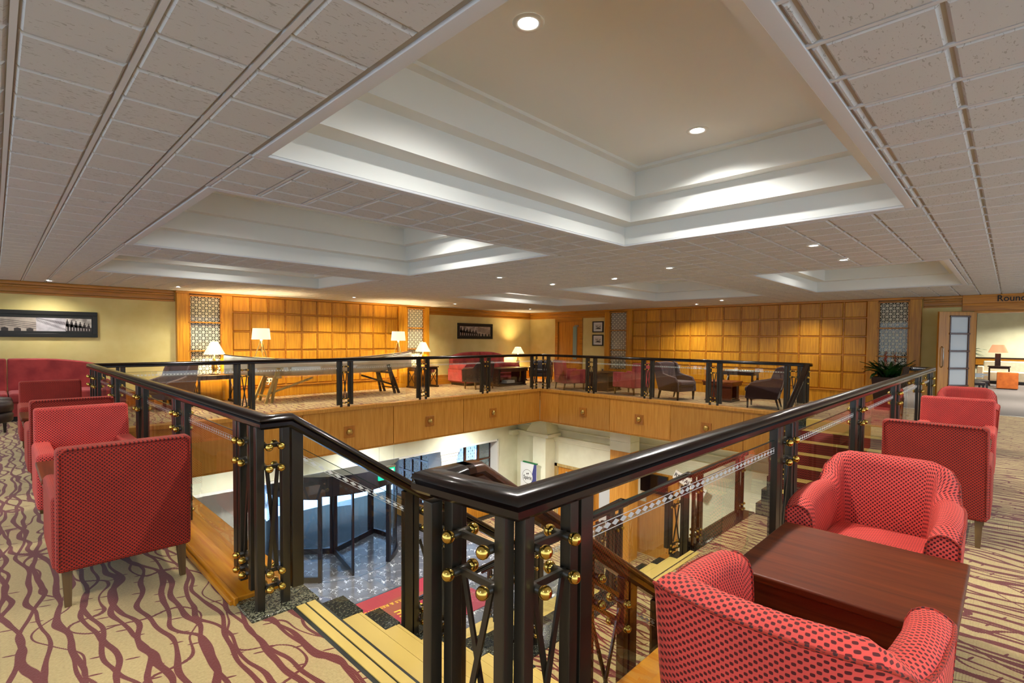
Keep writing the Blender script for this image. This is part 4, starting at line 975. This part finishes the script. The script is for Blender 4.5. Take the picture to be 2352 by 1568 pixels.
def tub_armchair(label, loc, rot, grp=None, mat='dotted_velvet', W=.66, D=.60, HB=.80, HA=.63):
    r = thing('armchair', label, 'armchair', loc, rot, grp)
    h = W/2; R_ = .20; pts = []      # centreline of the shell top, from front left arm round the back to front right
    T = .095; hx, yb, yf = h-T/2, -D/2+T/2, D/2-.02; hb = hx-.085
    half = [(0, yb-.010), (.07, yb-.009), (hb-.07, yb-.002), (hb-.02, yb+.006), (hb+.012, yb+.022), (hb+.034, yb+.046), (hb+.050, yb+.078), (hb+.062, yb+.115), (hb+.074, yb+.16), (hx-.004, yb+.22), (hx, yb+.30), (hx+.004, yf-.16), (hx, yf-.07), (hx-.004, yf)]
    path = [(-x, y) for x, y in half[:0:-1]]+half
    P_ = [Vector((x, y, 0)) for x, y in path]; n = len(P_); s_ = [0]
    for a, c_ in zip(P_, P_[1:]): s_.append(s_[-1]+(c_-a).length)
    tot = s_[-1]; vs = []; NP = 14
    prof_uv = []
    for i, p in enumerate(P_):
        d = (P_[min(i+1, n-1)]-P_[max(i-1, 0)]).normalized(); o_ = Vector((d.y, -d.x, 0))   # outward? path runs anticlockwise seen from above -> outward is right
        t_ = abs(s_[i]/tot-.5)*2; sd_m = abs(s_[i]-tot/2)
        f_ = min(1, max(0, (sd_m-hb+.01)/.13)); f_ = f_*f_*(3-2*f_)
        zt = HB+(HA-HB)*f_-.03*max(0, (t_-.6)/.4)
        if t_ > .97: zt -= .02
        lean = .045*(1-f_)
        ring = [(T/2-.012, .20), (T/2-.002, .34), (T/2+.004+lean*.4, .50), (T/2+.008+lean*.8, zt-.05), (T/2+.006+lean, zt-.02), (T/2-.014+lean, zt-.004), (.012+lean, zt+.006), (-.014+lean, zt+.004), (-T/2+.010+lean, zt-.012), (-T/2-.004+lean, zt-.045), (-T/2-.010+lean*.6, .52), (-T/2-.006, .40), (-T/2, .30), (-T/2, .20)]
        vs += [p+o_*a+Vector((0, 0, z)) for a, z in ring]
        pu = [0]
        for q, q2 in zip(ring, ring[1:]): pu.append(pu[-1]+math.hypot(q2[0]-q[0], q2[1]-q[1]))
        prof_uv.append(pu)
    fs, uvs = [], []
    for i in range(n-1):
        for k_ in range(NP-1):
            fs.append((i*NP+k_, i*NP+k_+1, (i+1)*NP+k_+1, (i+1)*NP+k_)); uvs.append([(s_[i], prof_uv[i][k_]), (s_[i], prof_uv[i][k_+1]), (s_[i+1], prof_uv[i+1][k_+1]), (s_[i+1], prof_uv[i+1][k_])])
    for e0 in (0, (n-1)*NP):
        idx = [e0+k_ for k_ in range(NP)]; fs.append(tuple(idx if e0 else idx[::-1])); uvs.append([(vs[q].x, vs[q].z) for q in (idx if e0 else idx[::-1])])
    b = MB(); b.add(vs, fs, True, uvs); sh = b.build('tub_shell', mat, r)
    m_ = sh.modifiers.new('edge', 'EDGE_SPLIT'); m_.split_angle = 1.0
    b = MB(); b.tube([vs[i*NP+4]+(vs[i*NP+4]-P_[i]).normalized()*.0 for i in range(n)], .0055, 6); b.build('piping', 'dotted_velvet_dark', r, uv=True)
    for e0 in (0, n-1):
        b = MB(); b.tube([vs[e0*NP+k_]+Vector((0, .002, 0)) for k_ in range(NP)], .005, 6); b.build('arm_piping', 'dotted_velvet_dark', r, uv=True)
    b = MB(); b.box(-h+.09, h-.09, -D/2+.09, D/2-.05, .2, .34); b.build('seat_base', mat, r, bevel=.02, uv=True)
    b = MB(); b.box(-h+.10, h-.10, -D/2+.10, D/2-.04, .335, .45); b.build('seat_cushion', mat, r, bevel=.04, seg=4, uv=True)
    for q in (-1, 1):
        leg_taper(q*(h-.07), -D/2+.10, .21, parent=r, splay=-.03); leg_taper(q*(h-.07), D/2-.08, .21, parent=r)
    return r
def block_table(label, loc, rot, W, D, H_=.55, mat='table_wood', grp=None):
    r = thing('coffee_table', label, 'table', loc, rot, grp)
    b = MB(); b.box(-W/2, W/2, -D/2, D/2, H_-.032, H_); b.build('table_top', mat, r, bevel=.009, seg=3)
    b = MB(); b.box(-W/2+.02, W/2-.02, -D/2+.02, -D/2+.04, H_-.11, H_-.032); b.box(-W/2+.02, W/2-.02, D/2-.04, D/2-.02, H_-.11, H_-.032); b.box(-W/2+.02, -W/2+.04, -D/2+.04, D/2-.04, H_-.11, H_-.032); b.box(W/2-.04, W/2-.02, -D/2+.04, D/2-.04, H_-.11, H_-.032); b.build('apron', mat, r)
    for s_ in (-1, 1):
        b = MB(); x = s_*(W/2-.1); b.box(x-.03, x+.03, -D/2+.06, D/2-.06, .03, H_-.03); b.build('side_panel', mat, r, bevel=.004, seg=1)
    b = MB(); b.box(-W/2+.1, W/2-.1, -D/2+.1, D/2-.1, .05, .08); b.build('shelf', 'dark_wood', r)
    b = MB(); b.box(-W/2+.05, W/2-.05, -D/2+.05, D/2-.05, 0, .035); b.build('plinth', 'dark_wood', r)
    return r
def console(label, loc, rot, W, D, H_, mat='dark_wood', grp=None, edge=None):
    r = thing('console_table', label, 'table', loc, rot, grp)
    b = MB(); b.box(-W/2, W/2, -D/2, D/2, H_-.03, H_); b.box(-W/2+.03, W/2-.03, -D/2+.03, D/2-.03, H_-.09, H_-.03); b.build('table_top', mat, r, bevel=.005, seg=1)
    for x in (-1, 1):
        for y in (-1, 1):
            b = MB(); b.box(x*(W/2-.045)-.02, x*(W/2-.045)+.02, y*(D/2-.045)-.02, y*(D/2-.045)+.02, .04, H_-.06); b.build('leg', mat, r)
        b = MB(); b.bar((x*(W/2-.045), -D/2+.05, .1), (x*(W/2-.045), D/2-.05, H_-.12), .014, .014, (1, 0, 0)); b.bar((x*(W/2-.045), D/2-.05, .1), (x*(W/2-.045), -D/2+.05, H_-.12), .014, .014, (1, 0, 0)); b.build('cross_brace', mat, r)
        b = MB(); b.box(x*(W/2-.045)-.035, x*(W/2-.045)+.035, -D/2, D/2, 0, .05); b.build('foot_rail', mat, r)
    return r
def shade(b, r0, r1, h_, z): b.lathe([(r0, z), (r1, z+h_)], 28, cap=False); return b
def table_lamp(label, loc, H_=.70, r0=.21, r1=.09, hs=.26, power=14, mat='shade_cream', bmat='dull_brass', grp=None, square=False):
    r = thing('table_lamp', label, 'lamp', loc, 0, grp)
    b = MB()
    if square: b.box(-.07, .07, -.07, .07, 0, H_-hs-.03)
    else: b.lathe([(.075, 0), (.08, .02), (.06, .04), (.035, .06), (.045, .10), (.06, .16), (.05, .22), (.025, .27), (.018, .3), (.03, .32), (.014, .34), (.012, H_-hs)], 18)
    b.build('lamp_base', bmat, r, bevel=0)
    b = MB(); shade(b, r0, r1, hs, H_-hs); b.build('lamp_shade', mat, r)
    lamp('POINT', (loc[0], loc[1], loc[2]+H_-hs*.55), power*1.5, (1, .72, .36), .05)
    return r
def tripod_lamp(label, loc, z0, grp=None):
    r = thing('tripod_lamp', label, 'lamp', loc, 0, grp); zt = z0+.36
    for k_ in range(3):
        a = .4+k_*2*PI/3; b = MB(); b.bar((.14*math.cos(a), .14*math.sin(a), z0), (.018*math.cos(a), .018*math.sin(a), zt), .018, .018); b.build('tripod_leg', 'pale_wood', r)
    b = MB(); b.tube([(0, 0, zt-.04), (0, 0, zt+.04)], .028, 12); b.tube([(0, 0, z0+.12), (0, 0, zt+.06)], .007, 8); b.build('tripod_head', 'steel', r)
    b = MB(); shade(b, .19, .165, .24, zt+.04); b.build('lamp_shade', 'shade_white', r)
    lamp('POINT', (loc[0], loc[1], loc[2]+zt+.15), 44, (1, .74, .40), .05)
    return r
def curved_sofa(label, loc, rot, W, D, H_, mat='rose_fabric', roll=True):
    r = thing('sofa', label, 'sofa', loc, rot); h = W/2
    for s_ in (-1, 1):
        b = MB(); n = 10; x0, x1 = (-h+.04, -.004) if s_ < 0 else (.004, h-.04)
        pts = []
        for k_ in range(n+1):
            x = x0+(x1-x0)*k_/n; t_ = abs(x)/h; pts.append((x, H_-.15*t_**3))
        poly = [(x0, .2)]+[(x1, .2)]+pts[::-1]
        vs = [(x, y, z) for y in (-D/2, -D/2+.20) for x, z in poly]; m_ = len(poly)
        b.add(vs, [tuple(range(m_)), tuple(range(m_, 2*m_))[::-1]]+[((k_+1) % m_, k_, m_+k_, m_+(k_+1) % m_) for k_ in range(m_)]); b.build('back_cushion', mat, r, bevel=.03, seg=3)
        b = MB(); b.box(min(s_*.005, s_*(h-.2)), max(s_*.005, s_*(h-.2)), -D/2+.15, D/2, .30, .46); b.build('seat_cushion', mat, r, bevel=.04, seg=3)
        b = MB(); b.box(s_*h-.1-.09*s_, s_*h+.1-.09*s_, -D/2+.02, D/2-.02, .12, .50); b.build('arm_panel', mat, r, bevel=.02)
        b = MB(); b.tube([(s_*(h-.08), -D/2+.1, .54), (s_*(h-.08), D/2-.01, .54)], .11, 16); b.build('arm_roll', mat, r, bevel=.012)
    b = MB(); b.box(-h+.06, h-.06, -D/2+.02, D/2-.03, .08, .31); b.build('base', mat, r, bevel=.01)
    b = MB(); b.box(-h+.1, h-.1, -D/2+.06, D/2-.06, 0, .08); b.build('plinth', 'black_plastic', r)
    return r
def wing_chair(label, loc, rot, mat='plum_fabric', grp=None):
    r = thing('wing_chair', label, 'armchair', loc, rot, grp); h = .33
    b = MB(); P_ = []
    n = 10; ys = []
    poly = [(-.30, .36), (.30, .36)]+[(.30*math.cos(PI*k_/n)*1.0, .80+.09*math.sin(PI*k_/n)**.6) for k_ in range(n+1)]
    vs = [(x, -.24-(z-.3)*.22+dy, z) for dy in (-.07, .05) for x, z in poly]; m_ = len(poly)
    b.add(vs, [tuple(range(m_)), tuple(range(m_, 2*m_))[::-1]]+[((k_+1) % m_, k_, m_+k_, m_+(k_+1) % m_) for k_ in range(m_)]); b.build('backrest', mat, r, bevel=.03, seg=3)
    for s_ in (-1, 1):
        side = [(-.38, .50), (-.44, .82), (-.38, .89), (-.26, .86), (-.20, .74), (-.16, .62), (.0, .58), (.22, .54), (.30, .42), (.32, .20), (-.28, .20)]
        x0, x1 = s_*h, s_*(h-.07)
        vs = [(x, y, z) for x in (x0, x1) for y, z in side]; m_ = len(side); b = MB()
        fs = [tuple(range(m_)), tuple(range(m_, 2*m_))[::-1]]+[((k_+1) % m_, k_, m_+k_, m_+(k_+1) % m_) for k_ in range(m_)]
        if s_ < 0: fs = [f_[::-1] for f_ in fs]
        b.add(vs, fs); b.build('wing_arm', mat, r, bevel=.022, seg=3)
    b = MB(); b.box(-h+.05, h-.05, -.30, .31, .2, .34); b.build('seat_base', mat, r, bevel=.02)
    b = MB(); b.box(-h+.07, h-.07, -.26, .34, .33, .45); b.build('seat_cushion', mat, r, bevel=.045, seg=4)
    for q in (-1, 1):
        leg_taper(q*.27, -.26, .22, mat='dark_wood', parent=r, splay=-.06); leg_taper(q*.27, .27, .22, mat='dark_wood', parent=r)
    return r
def print_art(kind, r, x0, x1, z0, z1):
    W, H_ = x1-x0, z1-z0; y = -.0185
    def quad(b, pts): b.add([(x0+u*W, y, z0+v*H_) for u, v in pts], [tuple(range(len(pts)))])
    if kind == 'roof':
        b = MB()
        for k_ in range(26):
            u = k_/26; quad(b, [(u, .95-u*.75), (u+.012, .95-u*.75), (u+.05, .72-u*.7), (u+.035, .72-u*.7)])
            quad(b, [(u, 1-u*.3), (min(1, u+.02), 1-u*.3), (min(1, u+.05), .93-u*.5), (min(1, u+.03), .93-u*.5)])
        b.build('print_marks', 'print_dark', r)
    if kind == 'statues':
        b = MB(); quad(b, [(0, 0), (1, 0), (1, .30), (0, .62)])
        for k_ in range(6):
            u = .06+k_*.165; t_ = .93-k_*.06; quad(b, [(u-.05, .3), (u+.06, .3), (u+.05, t_-.18), (u+.02, t_-.12), (u+.03, t_), (u-.02, t_), (u-.015, t_-.12), (u-.05, t_-.2)])
        b.build('print_marks', 'print_dark', r)
        b = MB()
        for k_ in range(9): quad(b, [(.02+k_*.11, .05), (.05+k_*.11, .05), (.05+k_*.11, .36-k_*.02), (.02+k_*.11, .38-k_*.02)])
        y = -.019; b.v = [(a_, y, c_) for a_, _, c_ in b.v]; b.build('print_lights', 'print_light', r)
    if kind == 'columns':
        b = MB()
        for k_ in range(4): quad(b, [(0, .95-.12*k_), (1, .62-.14*k_), (1, .59-.14*k_), (0, .91-.12*k_)])
        for k_ in range(4): quad(b, [(.05+k_*.25, 0), (.19+k_*.25, 0), (.19+k_*.25, .22-.02*k_), (.12+k_*.25, .32-.03*k_), (.05+k_*.25, .24-.02*k_)])
        b.build('print_marks', 'print_dark', r)
    if kind == 'drawing':
        b = MB(); rr_ = random.Random(int(abs(x0*91+z0*57+H_*7)*100)+3)
        quad(b, [(.1, .15), (.9, .1), (.95, .35), (.7, .3), (.55, .45), (.3, .3)]); quad(b, [(.62, .3), (.9, .55), (.94, .75), (.7, .5)]); quad(b, [(.15, .7), (.22, .8), (.35, .45), (.28, .4)]); quad(b, [(.4, .5), (.46, .9), (.52, .52)])
        b.build('print_marks', 'print_dark', r)
plain('print_dark', srgb(52, 46, 44), .6); plain('print_light', srgb(176, 170, 166), .6)
def framed(label, loc, rot, W, H_, fr, prints, mount='paper', fmat='black_frame', grp=None):
    r = thing('framed_picture', label, 'picture', loc, rot, grp)
    b = MB()
    for a in ((-W/2, W/2, -H_/2, -H_/2+fr), (-W/2, W/2, H_/2-fr, H_/2), (-W/2, -W/2+fr, -H_/2+fr, H_/2-fr), (W/2-fr, W/2, -H_/2+fr, H_/2-fr)): b.box(a[0], a[1], -.035, 0, a[2], a[3])
    b.build('frame', fmat, r, bevel=.004, seg=1)
    b = MB(); b.box(-W/2+fr, W/2-fr, -.012, 0, -H_/2+fr, H_/2-fr); b.build('mount', mount, r)
    for x0, x1, z0, z1, m_ in prints:
        b = MB(); b.box(x0, x1, -.018, -.012, z0, z1); b.build('print', m_, r); print_art(m_.split('_')[-1], r, x0, x1, z0, z1)
    return r
# near left group beside the long balustrade
XL_ = .50
ARG = None
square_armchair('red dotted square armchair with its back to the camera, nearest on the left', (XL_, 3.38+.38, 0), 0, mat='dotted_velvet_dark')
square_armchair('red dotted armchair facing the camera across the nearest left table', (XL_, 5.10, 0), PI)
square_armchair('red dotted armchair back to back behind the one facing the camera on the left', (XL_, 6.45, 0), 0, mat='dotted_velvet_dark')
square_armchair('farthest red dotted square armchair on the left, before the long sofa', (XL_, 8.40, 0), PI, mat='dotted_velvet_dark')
block_table('wooden table between the two nearest left armchairs', (.51, 4.36, 0), 0, .66, .60, .55)
block_table('wooden table between the two farther left armchairs', (.51, 7.5, 0), 0, .66, .60, .55)
# near right group beside the nearest balustrade
tub_armchair('nearest red dotted tub chair at bottom right, its curved back to the camera', (1.53, .405, 0), -P2, W=.63, D=.62, HB=.79, HA=.70)
tub_armchair('red dotted tub chair facing the camera behind the right wooden table', (2.98, .44, 0), P2, W=.63, D=.62, HB=.80, HA=.66)
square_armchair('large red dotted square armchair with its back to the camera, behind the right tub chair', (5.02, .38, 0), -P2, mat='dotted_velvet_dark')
square_armchair('red dotted square armchair facing the camera, second back on the right', (6.75, .39, 0), P2)
tub_armchair('farthest red dotted tub chair on the right beside the open door', (9.0, .42, 0), P2, W=.66, HB=.80, HA=.63)
block_table('polished reddish wooden table between the two right tub chairs', (2.28, .415, 0), 0, .68, .655, .55)
block_table('wooden table hidden between the square armchairs on the right', (5.85, .41, 0), 0, .68, .62, .55)
# far left: sofa, stools
curved_sofa('long rose red sofa with rounded back against the left wall under the triptych', (.15, WY-.62, 0), PI, 2.6, .9, 1.0)
for y, lb in ((10.9, 'dark leather drum stool nearer the left frame edge'), (11.5, 'dark leather drum stool close to the long sofa')):
    st = thing('stool', lb, 'stool', (-.05, y-.6, 0)); b = MB(); b.lathe([(.20, .30), (.235, .33), (.24, .40), (.22, .45), (.12, .465), (.01, .465)], 28); b.build('cushion', 'dark_leather', st)
    b = MB(); b.lathe([(.21, .16), (.23, .18), (.235, .27), (.21, .30)], 28); b.build('base', 'dark_leather', st)
    for k_ in range(3): a = k_*2*PI/3; leg_taper(.14*math.cos(a), .14*math.sin(a), .17, mat='dark_wood', parent=st)
wing_chair('dark high backed chair beside the left fretwork screen', (2.35, 11.75, 0), P2+.5, grp=None)
console('dark lamp table under the left fretwork screen', (3.28, 12.05, 0), 0, .78, .46, .60)
table_lamp('glowing cream lamp on the dark table under the left fretwork screen', (3.28, 12.08, .60), .70, .205, .07, .27, 30)
console('dark lamp table beneath the second fretwork screen', (8.66, 12.1, 0), 0, .85, .42, .60)
table_lamp('glowing cream lamp beneath the second fretwork screen', (8.66, 12.1, .60), .70, .22, .08, .27, 30)
# pictures
framed('wide black framed triptych of architectural photographs above the long sofa', (.52, WY, 1.61), 0, 1.76, .48, .07,
       [(-.62, .02, -.13, .11, 'photo_print_columns'), (.02, .42, -.13, .11, 'photo_print_roof'), (.42, .79, -.13, .11, 'photo_print_statues')], 'black_frame')
framed('small wide black framed photograph above the corner sofa', (11.04, WY, 1.66), 0, 1.52, .50, .07, [(-.66, .1, -.16, .15, 'photo_print_statues'), (.1, .66, -.16, .15, 'photo_print_columns')], 'black_frame')
framed('upper small framed drawing beside the corner door', (WX, 9.55, 1.83), -P2, .42, .36, .035, [(-.12, .12, -.09, .09, 'photo_print_drawing')])
framed('lower small framed drawing beside the corner door', (WX, 9.55, 1.40), -P2, .42, .36, .035, [(-.12, .12, -.09, .09, 'photo_print_drawing')])
# boat on trestles
bt = thing('rowing_boat', 'long white rowing boat with dark gunwale resting on trestles before the panelled wall', 'boat', (5.60, 11.55, 0), 0)
Lb = 2.28; n = 26; NPr = 13; vs = []; gl, gr, kl = [], [], []
for i in range(n+1):
    t_ = -1+2*i/n; x = t_*Lb; wv = .36*(1-abs(t_)**2.6)**.75+.006; zs = .885+.15*abs(t_)**2.2+(.02 if t_ > 0 else -.0)*abs(t_); zk = .56+.10*abs(t_)**3
    if t_ < -.9: x = -Lb+(t_+1)*Lb*.75
    for k_ in range(NPr):
        a = -P2+PI*k_/(NPr-1); c_ = math.cos(a); yy = math.sin(a); vs.append((x, wv*(1 if yy > 0 else -1)*abs(yy)**.62, zk+(zs-zk)*(1-c_**.9 if c_ > 0 else 1)))
    gl.append((x, -wv, zs)); gr.append((x, wv, zs)); kl.append((x, 0, zk-.012))
b = MB(); b.add(vs, [(i*NPr+k_, (i+1)*NPr+k_, (i+1)*NPr+k_+1, i*NPr+k_+1) for i in range(n) for k_ in range(NPr-1)], True); hl = b.build('hull', 'boat_paint', bt)
m_ = hl.modifiers.new('thick', 'SOLIDIFY'); m_.thickness = .014
for g_ in (gl, gr): b = MB(); b.tube(g_, .016, 8); b.build('gunwale', 'dark_wood', bt)
b = MB(); b.tube(kl, .012, 6); b.build('keel', 'boat_paint', bt)
for x in (-1.5, -.5, .5, 1.5, 2.1):
    wv = .36*(1-abs(x/Lb)**2.6)**.75; b = MB(); b.box(x-.1, x+.1, -wv+.02, wv-.02, .80, .82) if abs(x) < 1.9 else b.box(x-.1, x+.08, -wv+.04, wv-.04, .93, .945); b.build('thwart', 'pale_wood', bt)
b = MB(); b.box(-1.72, -1.36, -.24, .24, .93, .955) ; b.build('stern_shelf', 'pale_wood', bt)
def trestle(label, x, lean, mat):
    r = thing('trestle', label, 'trestle', (x, 11.55, 0), 0, None)
    for s_ in (-1, 1):
        for q in (0, 1):
            b = MB(); b.bar((lean*.28-q*lean*.12, s_*.34, 0), (0-q*lean*.02, s_*.30, .74), .05, .05, (0, 1, 0)); b.build('leg', mat, r)
    b = MB(); b.box(-.05, .05, -.38, .38, .52, .57); b.build('cross_beam', mat, r)
    b = MB(); b.bar((lean*.2, -.3, .2), (-lean*.75, -.3, .50), .04, .04, (0, 1, 0)); b.build('strut', mat, r)
    b = MB(); b.bar((lean*.2, -.33, .14), (lean*.2, .33, .14), .03, .03); b.build('low_rail', mat, r)
    return r
trestle('pale wooden trestle under the left end of the boat', 4.28, -1, 'pale_wood')
trestle('dark wooden trestle under the right end of the boat', 7.0, 1, 'dark_wood')
tripod_lamp('tripod lamp with white drum shade standing in the left end of the boat', (4.06, 11.60, 0), .955)
tripod_lamp('tripod lamp with white drum shade standing in the right end of the boat', (7.50, 11.58, 0), .945)
# corner group
curved_sofa('rose red two seat sofa with rounded back under the small wide photograph', (10.9, WY-.62, 0), PI, 2.3, .85, 1.0)
tub_armchair('dark tub armchair with its back to the rail before the corner sofa', (9.62, 10.75, 0), 0, mat='dark_leather', W=.78, HB=.78, HA=.62)
tub_armchair('dark tub armchair at the right end of the corner sofa', (12.6, 11.0, 0), P2+.6, mat='dark_leather', W=.76, HB=.72, HA=.56)
block_table('dark block coffee table with magazines in front of the corner sofa', (11.0, 11.05, 0), 0, 1.3, .7, .54, 'dark_wood')
mg = thing('magazine_stack', 'stack of magazines on the lower shelf of the corner coffee table', 'magazines', (11.0, 10.95, .08))
for k_ in range(6): b = MB(); b.box(-.18+.01*(k_ % 3), .16+.012*(k_ % 2), -.12, .12, .014*k_, .014*k_+.012); b.build('magazine', 'newsprint' if k_ % 2 else 'paper', mg)
console('small dark side table in the far corner under a glowing lamp', (12.62, 12.1, 0), 0, .5, .45, .46)
table_lamp('glowing lamp with cream shade in the far corner beside the sofa', (12.62, 12.1, .46), .68, .22, .10, .22, 34)
# right far gallery
def red_low(label, loc, rot):
    return square_armchair(label, loc, rot, None, 'rose_fabric', .66, .82, .68)
red_low('plain rose red armchair at the far rail, left of the pair by the corner door', (11.55, 9.0, 0), -P2-.45)
red_low('plain rose red armchair at the far rail, right of the pair by the corner door', (11.7, 7.1, 0), -.1)
block_table('dark block table between the two plain red armchairs', (12.0, 8.1, 0), 0, .8, .7, .52, 'dark_wood')
wing_chair('plum wing chair on the left of the pair on the far right gallery', (11.55, 5.75, 0), PI-.25)
wing_chair('plum wing chair on the right of the pair on the far right gallery', (11.5, 3.75, 0), .2)
block_table('dark low table between the two plum wing chairs', (12.05, 4.85, 0), 0, .62, .72, .47, 'table_wood')
console('dark side table against the panelled wall behind the wing chairs', (13.0, 4.8, 0), P2, .8, .45, .66)
for k_, (dy, a) in enumerate(((-.17, .1), (.17, -.2))):
    nb = thing('newspaper', ['folded newspaper on the wall side table, right one', 'folded newspaper on the wall side table, left one'][k_], 'newspaper', (12.98, 4.8+dy, .66), a)
    b = MB(); b.box(-.13, .13, -.14, .14, 0, .012); b.box(-.125, .13, -.135, .14, .012, .022); b.build('pages', 'newsprint', nb, bevel=.003, seg=1)
    b = MB(); b.box(-.12, .12, -.13, .13, .022, .03); b.build('top_sheet', 'paper', nb)
# planter with broad leaves in front of the last fretwork screen
pt_ = thing('potted_plant', 'broad leaved green plant with red flower spikes in a dark planter', 'plant', (13.12, 1.82, 0))
b = MB(); b.hexa([(-.2, -.2, 0), (.2, -.2, 0), (.2, .2, 0), (-.2, .2, 0)], [(-.26, -.26, .68), (.26, -.26, .68), (.26, .26, .68), (-.26, .26, .68)]); b.build('planter', 'dark_wood', pt_, bevel=.01)
b = MB(); b.box(-.23, .23, -.23, .23, .64, .66); b.build('soil', 'black_plastic', pt_)
def leaf(L, wd, droop):
    b = MB(); vs = []; n = 7
    for i in range(n+1):
        t_ = i/n; wv = wd*math.sin(PI*min(.97, t_*.92+.06))**.8; x = L*t_*math.cos(.9-droop*t_); z = L*t_*math.sin(1.15-droop*t_)
        vs += [(x, -wv, z+.02*(1-t_)), (x, 0, z-.012), (x, wv, z+.02*(1-t_))]
    b.add(vs, [(3*i+k_, 3*i+3+k_, 3*i+4+k_, 3*i+1+k_) for i in range(n) for k_ in (0, 1)], True); return b
rnd = random.Random(3)
lsrc = [leaf(.52, .045, .6).build('leaf', 'leaf_green', pt_, (0, 0, .66)), leaf(.40, .05, 1.0).build('leaf', 'leaf_green', pt_, (0, 0, .66)), leaf(.46, .04, .3).build('leaf', 'leaf_green', pt_, (0, 0, .66))]
for k_ in range(46):
    s_ = lsrc[k_ % 3]; inst(s_, 'leaf', pt_, (rnd.uniform(-.12, .12), rnd.uniform(-.14, .14), .66), (0, rnd.uniform(-.25, .2), rnd.uniform(0, 2*PI)), (rnd.uniform(.75, 1.05),)*3)
for k_ in range(3):
    b = MB(); x, y = rnd.uniform(-.08, .08), rnd.uniform(-.1, .1); b.tube([(x, y, .66), (x, y, 1.12)], .006, 6)
    for q in range(7): b.sphere((x+.012*math.cos(q*2), y+.012*math.sin(q*2), 1.02+q*.03), .018-.0016*q, 6, 5, (1, 1, 1.6))
    b.build('flower_spike', 'leaf_red', pt_)
# lounge things beyond the opening
wb = thing('lounge_sofa', 'cream boxy sofa in the lounge beyond the opening', 'sofa', (24.6, -.2, 0), P2)
for nm, a in (('seat', (-.9, .9, -.4, .35, .1, .42)), ('backrest', (-.9, .9, -.4, -.2, .3, .78)), ('arm', (-1.05, -.88, -.4, .38, .08, .6)), ('arm', (.88, 1.05, -.4, .38, .08, .6))):
    b = MB(); b.box(*a); b.build(nm, 'white_fabric', wb, bevel=.03, seg=2)
b = MB(); b.box(-1, 1, -.35, .3, 0, .1); b.build('plinth', 'black_plastic', wb)
ot = thing('ottoman', 'tan leather cube stool in the lounge beyond the opening', 'stool', (21.9, .06, 0)); b = MB(); b.box(-.24, .24, -.24, .24, .02, .52); b.build('cube', 'tan_leather', ot, bevel=.015)
b = MB(); b.box(-.22, .22, -.22, .22, 0, .03); b.build('foot', 'black_plastic', ot)
lt2 = console('dark wood side table behind the tan cube in the lounge', (23.3, .27, 0), P2, .56, .4, .66, 'dark_wood')
table_lamp('square based lamp with peach shade on the lounge side table', (23.3, .31, .66), .70, .25, .15, .26, 10, 'shade_orange', 'dark_wood', square=True)
for y, x, lb in ((.70, 17.0, 'black upright chair nearest the lounge doorway'), (.66, 18.0, 'black upright chair farther inside the lounge doorway')):
    c_ = thing('lounge_chair', lb, 'chair', (x, y, 0), PI+.2)
    b = MB(); b.box(-.24, .24, -.24, -.18, .42, .86); b.build('backrest', 'black_plastic', c_, bevel=.015)
    b = MB(); b.box(-.24, .24, -.24, .24, .38, .46); b.build('seat', 'dark_leather', c_, bevel=.02)
    for q in (-1, 1):
        for p_ in (-1, 1): b = MB(); b.box(q*.21-.018, q*.21+.018, p_*.2-.018, p_*.2+.018, 0, .4); b.build('leg', 'black_plastic', c_)
        b = MB(); b.box(q*.23-.02, q*.23+.02, -.2, .2, .58, .61); b.build('armrest', 'steel', c_)
sp = thing('spiky_plant', 'thin leaved spiky plant just inside the lounge opening', 'plant', (16.0, .78, 0))
b = MB(); b.lathe([(.12, 0), (.17, .5), (.15, .5), (.1, .45)], 20); b.build('pot', 'dark_wood', sp)
b = MB(); b.tube([(0, 0, .45), (.02, 0, .9), (0, .01, 1.2)], .02, 8); b.build('stem', 'leg_wood', sp)
for k_ in range(26):
    a = rnd.uniform(0, 2*PI); e_ = rnd.uniform(-.3, .8); L_ = rnd.uniform(.3, .42); b = MB()
    b.tube([(0, 0, 1.2), (L_*.6*math.cos(a), L_*.6*math.sin(a), 1.2+L_*.5*math.sin(e_)), (L_*math.cos(a), L_*math.sin(a), 1.2+L_*.6*math.sin(e_)-.05)], [.007, .006, .001], 5); b.build('leaf', 'leaf_green', sp)
# sockets and a thermostat
def socket(label, loc, rot, mat='white_paint'):
    r = thing('power_socket', label, 'socket', loc, rot); b = MB(); b.box(-.075, .075, -.012, 0, -.045, .045); b.build('plate', mat, r, bevel=.003, seg=1)
    for s_ in (-1, 1):
        b = MB(); b.box(s_*.035-.012, s_*.035+.012, -.016, -.012, -.018, .022); b.build('socket_hole', 'black_plastic', r)
socket('white double socket on the wall behind the left trestle', (4.5, WY-.14, .40), 0)
socket('steel double socket right of the second dark lamp table', (9.32, WY, .44), 0, 'steel')
socket('steel double socket left of the framed drawings, near the far screen', (WX, 9.32, .44), -P2, 'steel')
cb = MB(); cb.tube([(4.52, WY-.155, .38), (4.48, WY-.17, .30), (4.40, 12.3, .32), (4.30, 12.1, .42), (4.22, 11.9, .62), (4.10, 11.8, .86)], .006, 6); tag(cb.build('lamp_cord', 'white_paint'), 'white cord from the socket up to the boat lamp', 'cord')
